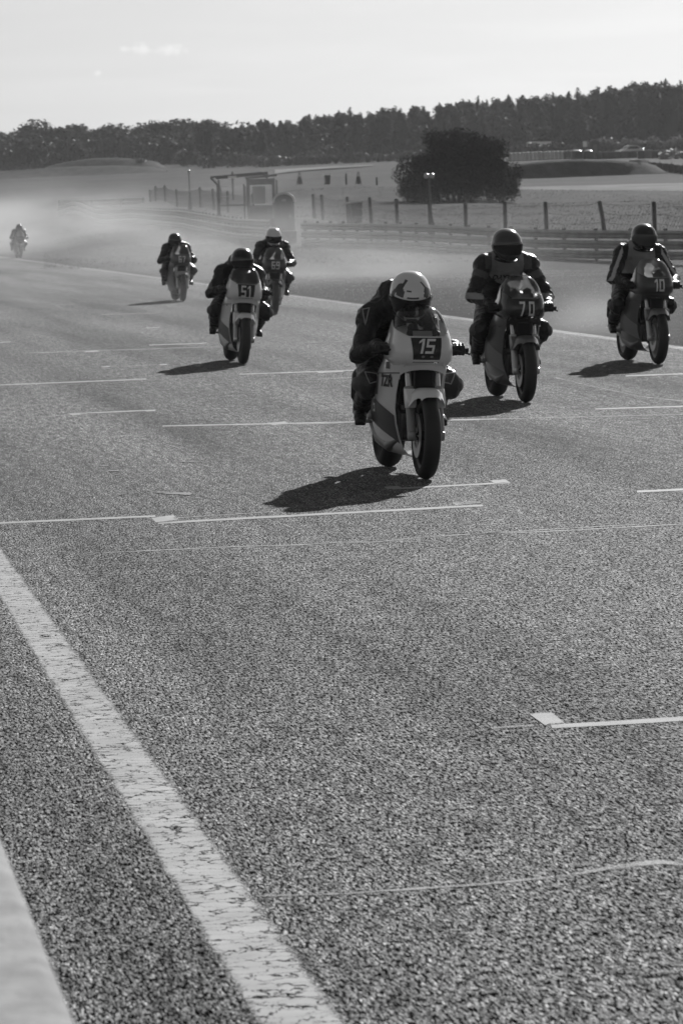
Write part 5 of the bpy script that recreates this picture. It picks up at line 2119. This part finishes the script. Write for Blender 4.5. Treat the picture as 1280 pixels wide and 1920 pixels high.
def crease(me, seed):
    """folds of stiff leather: ridges that run across the limbs, deepest at the joints"""
    n = len(me.vertices)
    co = np.empty(n * 3); me.vertices.foreach_get('co', co); co = co.reshape(-1, 3)
    nr = np.empty(n * 3); me.vertices.foreach_get('normal', nr); nr = nr.reshape(-1, 3)
    out = np.empty(n)
    for i in range(n):
        c = Vector(co[i])
        q = Vector((c.x * 9 + seed * 3.1, c.y * 13, c.z * 17))
        r = 1 - abs(mnoise.noise(q)) * 2
        r2 = 1 - abs(mnoise.noise(q * 2.3 + Vector((7, 1, 3)))) * 2
        lump = mnoise.noise(c * 6.0 + Vector((seed, 0, 0)))
        out[i] = max(0, r) ** 2 * .009 + max(0, r2) ** 2 * .0045 + lump * .006 - .002
    me.vertices.foreach_set('co', (co + nr * out[:, None]).ravel())
    me.update()


def make_rider(cfg):
    t = cfg['t']
    root = empty('person')
    dx = cfg.get('shift', 0.0)

    def J(a, b):
        return Vector(a).lerp(Vector(b), t) + Vector((dx, 0, 0))
    # tucked over the tank                   sitting up
    tor = [(J((0, -.54, .82), (0, -.52, .83)), .165, .12), (J((0, -.47, .93), (0, -.46, .94)), .172, .128), (J((0, -.32, 1.07), (0, -.36, 1.09)), .17, .13),
           (J((0, -.16, 1.12), (0, -.24, 1.21)), .18, .13), (J((0, -.05, 1.12), (0, -.14, 1.31)), .165, .11)]
    neck0, neck1 = J((0, .0, 1.15), (0, -.11, 1.34)), J((0, .12, 1.19), (0, -.02, 1.42))
    head = J((0, .20, 1.215), (0, .03, 1.43)) + Vector(cfg.get('head_off', (0, 0, 0)))
    mb = MB()
    mb.chain(tor, 22)
    mb.capsule(neck0, neck1, .07, .065, 12)
    hump0, hump1 = J((.0, -.34, 1.15), (0, -.40, 1.17)), J((.03, -.12, 1.215), (0, -.22, 1.33))
    mb.capsule(hump0, hump1, .085, .10, 14)
    hands, wrists, knees, ankles = {}, {}, {}, {}
    for s in (-1, 1):
        sh = J((s * .20, -.03, 1.075), (s * .205, -.12, 1.26))
        el = J((s * .335, .09, .815), (s * .345, .06, .97))
        if s > 0 and cfg.get('sh'):
            sh = sh + Vector(cfg['sh'])
        if s < 0 and cfg.get('drop'):
            sh = sh + Vector((.035, 0, -cfg['drop']))
        if cfg.get('elbow'):
            k_ = cfg['elbow'][0 if s > 0 else 1]
            el = el + Vector((s * k_[0], k_[1], k_[2]))
        ha = Vector((s * .262, .405, .856))
        wr = ha + Vector((0, -.165, .012))
        if t > .5:
            wr = ha + Vector((s * .02, -.155, .035))
        hands[s] = ha; wrists[s] = wr
        mb.capsule(sh, sh + Vector((s * .02, .01, -.02)), .092, .088, 12)
        mb.capsule(J((s * .1, -.08, 1.11), (s * .1, -.17, 1.28)), sh, .095, .085, 12)
        mb.capsule(sh, el, .076, .064, 12)
        mb.capsule(el, wr, .063, .044, 12)
        mb.capsule(el + Vector((0, -.01, 0)), el + Vector((s * .01, -.015, -.01)), .068, .064, 10)
        hip = Vector((s * .105 + dx, -.47, .85))
        kn = Vector((s * cfg.get('knee', (.275, .275))[0 if s > 0 else 1], -.02, .625)) + Vector((0, 0, .03 * t))
        an = Vector((s * .252, -.395, .405))
        knees[s] = kn; ankles[s] = an
        mb.capsule(hip, kn, .112, .08, 14)
        mb.capsule(kn, an, .074, .056, 12)
        mb.capsule(kn + Vector((s * .01, .01, 0)), kn + Vector((s * .02, .0, -.05)), .082, .07, 10)
    me = remesh(mb, .0115, 'body', 4)
    crease(me, cfg.get('seed', 1))
    mats = cfg.get('suit', [M_LEATHER])
    for m in mats[1:]:
        me.materials.append(m)
    me.materials[0] = mats[0]
    me.polygons.foreach_set('use_smooth', [True] * len(me.polygons))
    if not cfg.get('pattern'):
        me.materials.append(M_PATCH); cfg['pattern'] = suit_plain
    if cfg.get('pattern'):
        ids = []
        for p in me.polygons:
            ids.append(cfg['pattern'](p.center - Vector((dx, 0, 0)), p.normal, t))
        me.polygons.foreach_set('material_index', ids)
    body = link('body', me, root)
    bv = BVHTree.FromPolygons([v.co for v in me.vertices], [tuple(p.vertices) for p in me.polygons])
    if cfg.get('piping'):
        def outline(pts, dirv, name):
            mb = MB(); pp = []
            n = len(pts)
            for i in range(n):
                a, b = Vector(pts[i]), Vector(pts[(i + 1) % n])
                for q in range(6):
                    p = a.lerp(b, q / 6)
                    h = bv.ray_cast(p + Vector(dirv) * .6, -Vector(dirv), 1.5)
                    if h[0] is not None: pp.append(h[0] + Vector(dirv) * .002)
            if len(pp) > 3:
                mb.tube(pp + pp[:1], .0045, 5); mb.build(name, cfg['piping'], body)
        for s in (-1, 1):
            outline([(s * .245 + dx, 0, 1.11), (s * .195 + dx, 0, 1.12), (s * .215 + dx, 0, 1.0)], Vector((s * .35, 1, .1)).normalized(), 'shoulder_piping')
            k = knees[s]
            outline([(k.x + s * .03, 0, k.z + .06), (k.x - s * .05, 0, k.z + .05), (k.x - s * .075, 0, k.z + .0), (k.x - s * .01, 0, k.z - .02)], Vector((s * .3, 1, .1)).normalized(), 'knee_piping')
    for s in (-1, 1):
        g = link('glove', GLOVES[s], root); g.location = hands[s]
        v = (hands[s] - wrists[s])
        g.rotation_euler = (math.atan2(v.z, v.y), 0, math.atan2(-v.x, v.y) * .8)
        g.data.materials[0] = M_LEATHER
        b = link('boot', BOOTS[s], root)
        b.location = (s * .258, -.385, .352)
        b.rotation_euler = (R(-9), 0, R(-s * 9))
        sl = MB(); k = knees[s]
        sl.lathe_x([(-.012, .001), (-.01, .045), (.008, .05), (.02, .036), (.024, .001)], 16); o = sl.build('knee_slider', mat('slider_plastic', .08, .4), root)
        o.location = k + Vector((s * .082, .015, -.02)); o.rotation_euler = (0, 0, R(0 if s > 0 else 180) + R(35 * s))
    helmet(root, head, cfg.get('pitch', -18), cfg.get('yaw', 0), cfg['helmet'], cfg.get('visor', M_VISOR), cfg.get('gfx'), cfg.get('hscale', 1.05))
    if cfg.get('chest_text'):
        vs, fs = eval_text(cfg['chest_text'], .062, .003, .15)
        mbx = project(vs, fs, bv, ((0, 0, cfg['chest_z']), (-1, 0, 0), (0, 0, 1)), (0, -1, 0), .004)
        mbx.build('chest_lettering', M_INK, body, smooth=False)
    return root


M_PATCH = mat('armour_patch', .05, .3, bump=(60, .6, .01))


def suit_plain(c, n, t):
    """darker and lighter leather: elbow, knee and shoulder armour, side panels"""
    x, z = abs(c.x), c.z
    if z < .72 and x > .2 and c.y > -.12 and n.z < .8 and n.y > .1: return 1
    if x > .25 and z > 1.02 and n.z > .2: return 1
    if .74 < z < .92 and x > .26 and n.y < .2 and c.y < .14: return 1
    if x < .012 and n.y > .2 and z > .9: return 1
    return 0


M_SUITG = mat('grey_leather', .34, .45, bump=(13, 1.0, .03))
M_SUITM = mat('mid_leather', .1, .45, bump=(13, 1.0, .03))
M_VEST = mat('pale_bib', .42, .6, bump=(12, 1.0, .03))
M_SUITW = mat('white_leather', .5, .45)
M_HBLACK = mat('black_helmet', .014, .2, coat=.4)
M_HGREY = mat('grey_helmet', .06, .2, coat=.4)
M_HSIL = mat('silver_helmet', .2, .2, coat=.6)
M_HWHITE = mat('white_helmet', .8, .18, coat=.6)
M_FDARK = mat('dark_fairing', .03, .25, coat=.5)
M_FMID = mat('charcoal_fairing', .06, .28, coat=.4)
M_FGREY = mat('grey_fairing', .14, .28, coat=.4)
S_CLEAR = m_screen('clear_screen', .86, .06)
S_MILK = m_screen('scratched_screen', .7, .55)
S_HAZY = m_screen('hazy_screen', .8, .28)


def suit70(c, n, t):
    x, z = abs(c.x), c.z
    if c.y > -.2 and z > .9 and x < .15 and n.y > .15: return 1
    if x > .16 and 1.10 < z - (x - .2) * .4 < 1.17: return 2
    if x > .28 and .93 < z < .985 and n.y > -.2: return 1
    if x < .22 and z > 1.2 and n.y > 0: return 2
    return 0


def suit10(c, n, t):
    x, z = abs(c.x), c.z
    if z > .98 and x < .17 - (z - 1.1) * .15 and (n.y > .05 or z > 1.2): return 1
    if x > .22 and z > .9 and abs((x - .30) - (1.08 - z) * .5) < .02 and n.y > 0: return 2
    return 0


def suit51(c, n, t):
    return 1 if (abs(c.x) > .33 and .86 < c.z < .93 and n.y > .3) else 0


BIKES = [
    dict(front=(797, 899), lean=-2.6, dh=1.0,
         bike=dict(fairing=M_WHITE, screen=S_CLEAR, plate=True, num='15', num_shear=.22, num_size=.098, num_off=(.006, .885), num_gap=.14, num_narrow=.95, emblems=True, flash='wave', side_number='15', side_text='TZR', tank=M_WHITE, trim=M_WHITE, slider=mat('slider_grey', .3, .35, metal=.4)),
         rider=dict(t=0.0, helmet=M_HWHITE, gfx=mat('helmet_graphic', .08, .3), pitch=-34, yaw=-4, piping=mat('white_piping', .35, .5), elbow=((-.055, 0, .0), (-.08, .02, .03)), sh=(-.015, 0, -.01), knee=(.262, .275), suit=[M_LEATHER], shift=.07, head_off=(-.04, 0, 0), hscale=1.08, drop=.03),
         bl='white faired race bike carrying number 15, nearest of the riders', rl='rider in black leathers and patterned white helmet tucked on bike 15'),
    dict(front=(985, 755), lean=-2.0, dh=0.0,
         bike=dict(fairing=M_FDARK, lower=M_FMID, screen=S_HAZY, num='70', num_size=.132, num_off=(-.005, .85), num_gap=.42, num_narrow=.62, tank=M_FDARK, guard=M_FGREY, flash='band', flash_mat=mat('flash_pale', .18, .4), digit=mat('number_pale', .8, .5)),
         rider=dict(t=.97, helmet=M_HGREY, visor=M_VISOR, pitch=-16, yaw=8, suit=[M_LEATHER, M_SUITG, M_SUITM], pattern=suit70, shift=.03, head_off=(.035, .03, 0), chest_text='DAYTONA', chest_z=1.12),
         bl='dark race bike with spaced number 70 behind bike 15', rl='upright rider in grey-chested leathers and dark helmet on bike 70'),
    dict(front=(1233, 683), lean=-2.0, dh=1.0,
         bike=dict(fairing=M_FMID, lower=M_FMID, screen=S_MILK, num='10', num_size=.135, num_off=(-.005, .862), num_gap=.14, num_narrow=.68, tank=M_FGREY, guard=M_FGREY, flash='band', flash_mat=mat('flash_pale', .18, .4), rim=mat('pale_rim', .3, .4), digit=mat('number_pale', .8, .5)),
         rider=dict(t=.78, helmet=M_HBLACK, visor=mat('clear_visor', .06, .08), pitch=-14, yaw=4, suit=[M_LEATHER, M_VEST, M_SUITW], pattern=suit10, shift=.02),
         bl='dark race bike numbered 10 with pale screen at the right frame edge', rl='rider in a pale bib and black sleeves on bike 10'),
    dict(front=(455, 683), lean=-5.0, dh=-1.0,
         bike=dict(fairing=M_WHITE, screen=S_HAZY, plate=True, num='51', num_size=.138, num_off=(.004, .858), num_gap=.16, num_narrow=.66, flash='wave', flash_mat=mat('flash_grey', .10, .4), tank=M_WHITE),
         rider=dict(t=0.02, helmet=M_HBLACK, pitch=-16, suit=[M_LEATHER, M_SUITM], pattern=suit51, elbow=((0, 0, 0), (-.06, 0, .0)), knee=(.27, .30), shift=.02, hscale=1.05),
         bl='white faired race bike with upright number 51 on a dark plate', rl='crouched rider in black with glossy black helmet on bike 51'),
    dict(front=(515, 590), lean=-3.0, dh=-3.0,
         bike=dict(fairing=M_FMID, lower=M_FMID, screen=S_MILK, num='69', num_size=.13, num_off=(0, .845), num_gap=.2, num_narrow=.75, tank=M_FDARK, digit=mat('number_pale', .8, .5)),
         rider=dict(t=.55, helmet=M_HWHITE, pitch=-24, suit=[M_LEATHER]),
         bl='dark race bike numbered 69 half hidden behind bike 51', rl='rider in black with plain white helmet on bike 69'),
    dict(front=(343, 565), lean=-1.0, dh=0.0,
         bike=dict(fairing=M_FGREY, lower=M_FGREY, screen=S_MILK, num='67', num_size=.13, num_off=(0, .85), num_gap=.2, num_narrow=.75, tank=M_FDARK, guard=mat('guard_pale', .35, .4), digit=mat('number_pale', .8, .5)),
         rider=dict(t=.06, helmet=M_HBLACK, pitch=-14, suit=[M_LEATHER], head_off=(.05, 0, .0), shift=.04),
         bl='grey race bike numbered 67 in the drifting dust', rl='rider in black hunched on bike 67 in the dust'),
    dict(front=(39, 484), lean=-2.0, dh=2.0,
         bike=dict(fairing=M_FMID, lower=M_FMID, screen=S_MILK, tank=M_FDARK),
         rider=dict(t=.45, helmet=M_HBLACK, pitch=-12, suit=[M_LEATHER]),
         bl='distant race bike emerging from the dust at the far left', rl='last rider in black emerging from dust at the far left'),
]
for b in BIKES:
    f = ground_at(*b['front'])
    hd = HEAD + R(b['dh'])
    fw = Vector((math.sin(hd), -math.cos(hd), 0))
    pos = f - fw * FA
    rot = (0, R(b['lean']), math.pi + hd)
    bk = make_bike(b['bike']); bk.location = pos; bk.rotation_euler = rot
    tag(bk, b['bl'], 'motorcycle', 'race motorcycles')
    b['rider']['seed'] = b['front'][0] % 17
    rd = make_rider(b['rider']); rd.location = pos; rd.rotation_euler = rot
    tag(rd, b['rl'], 'person', 'motorcycle riders')
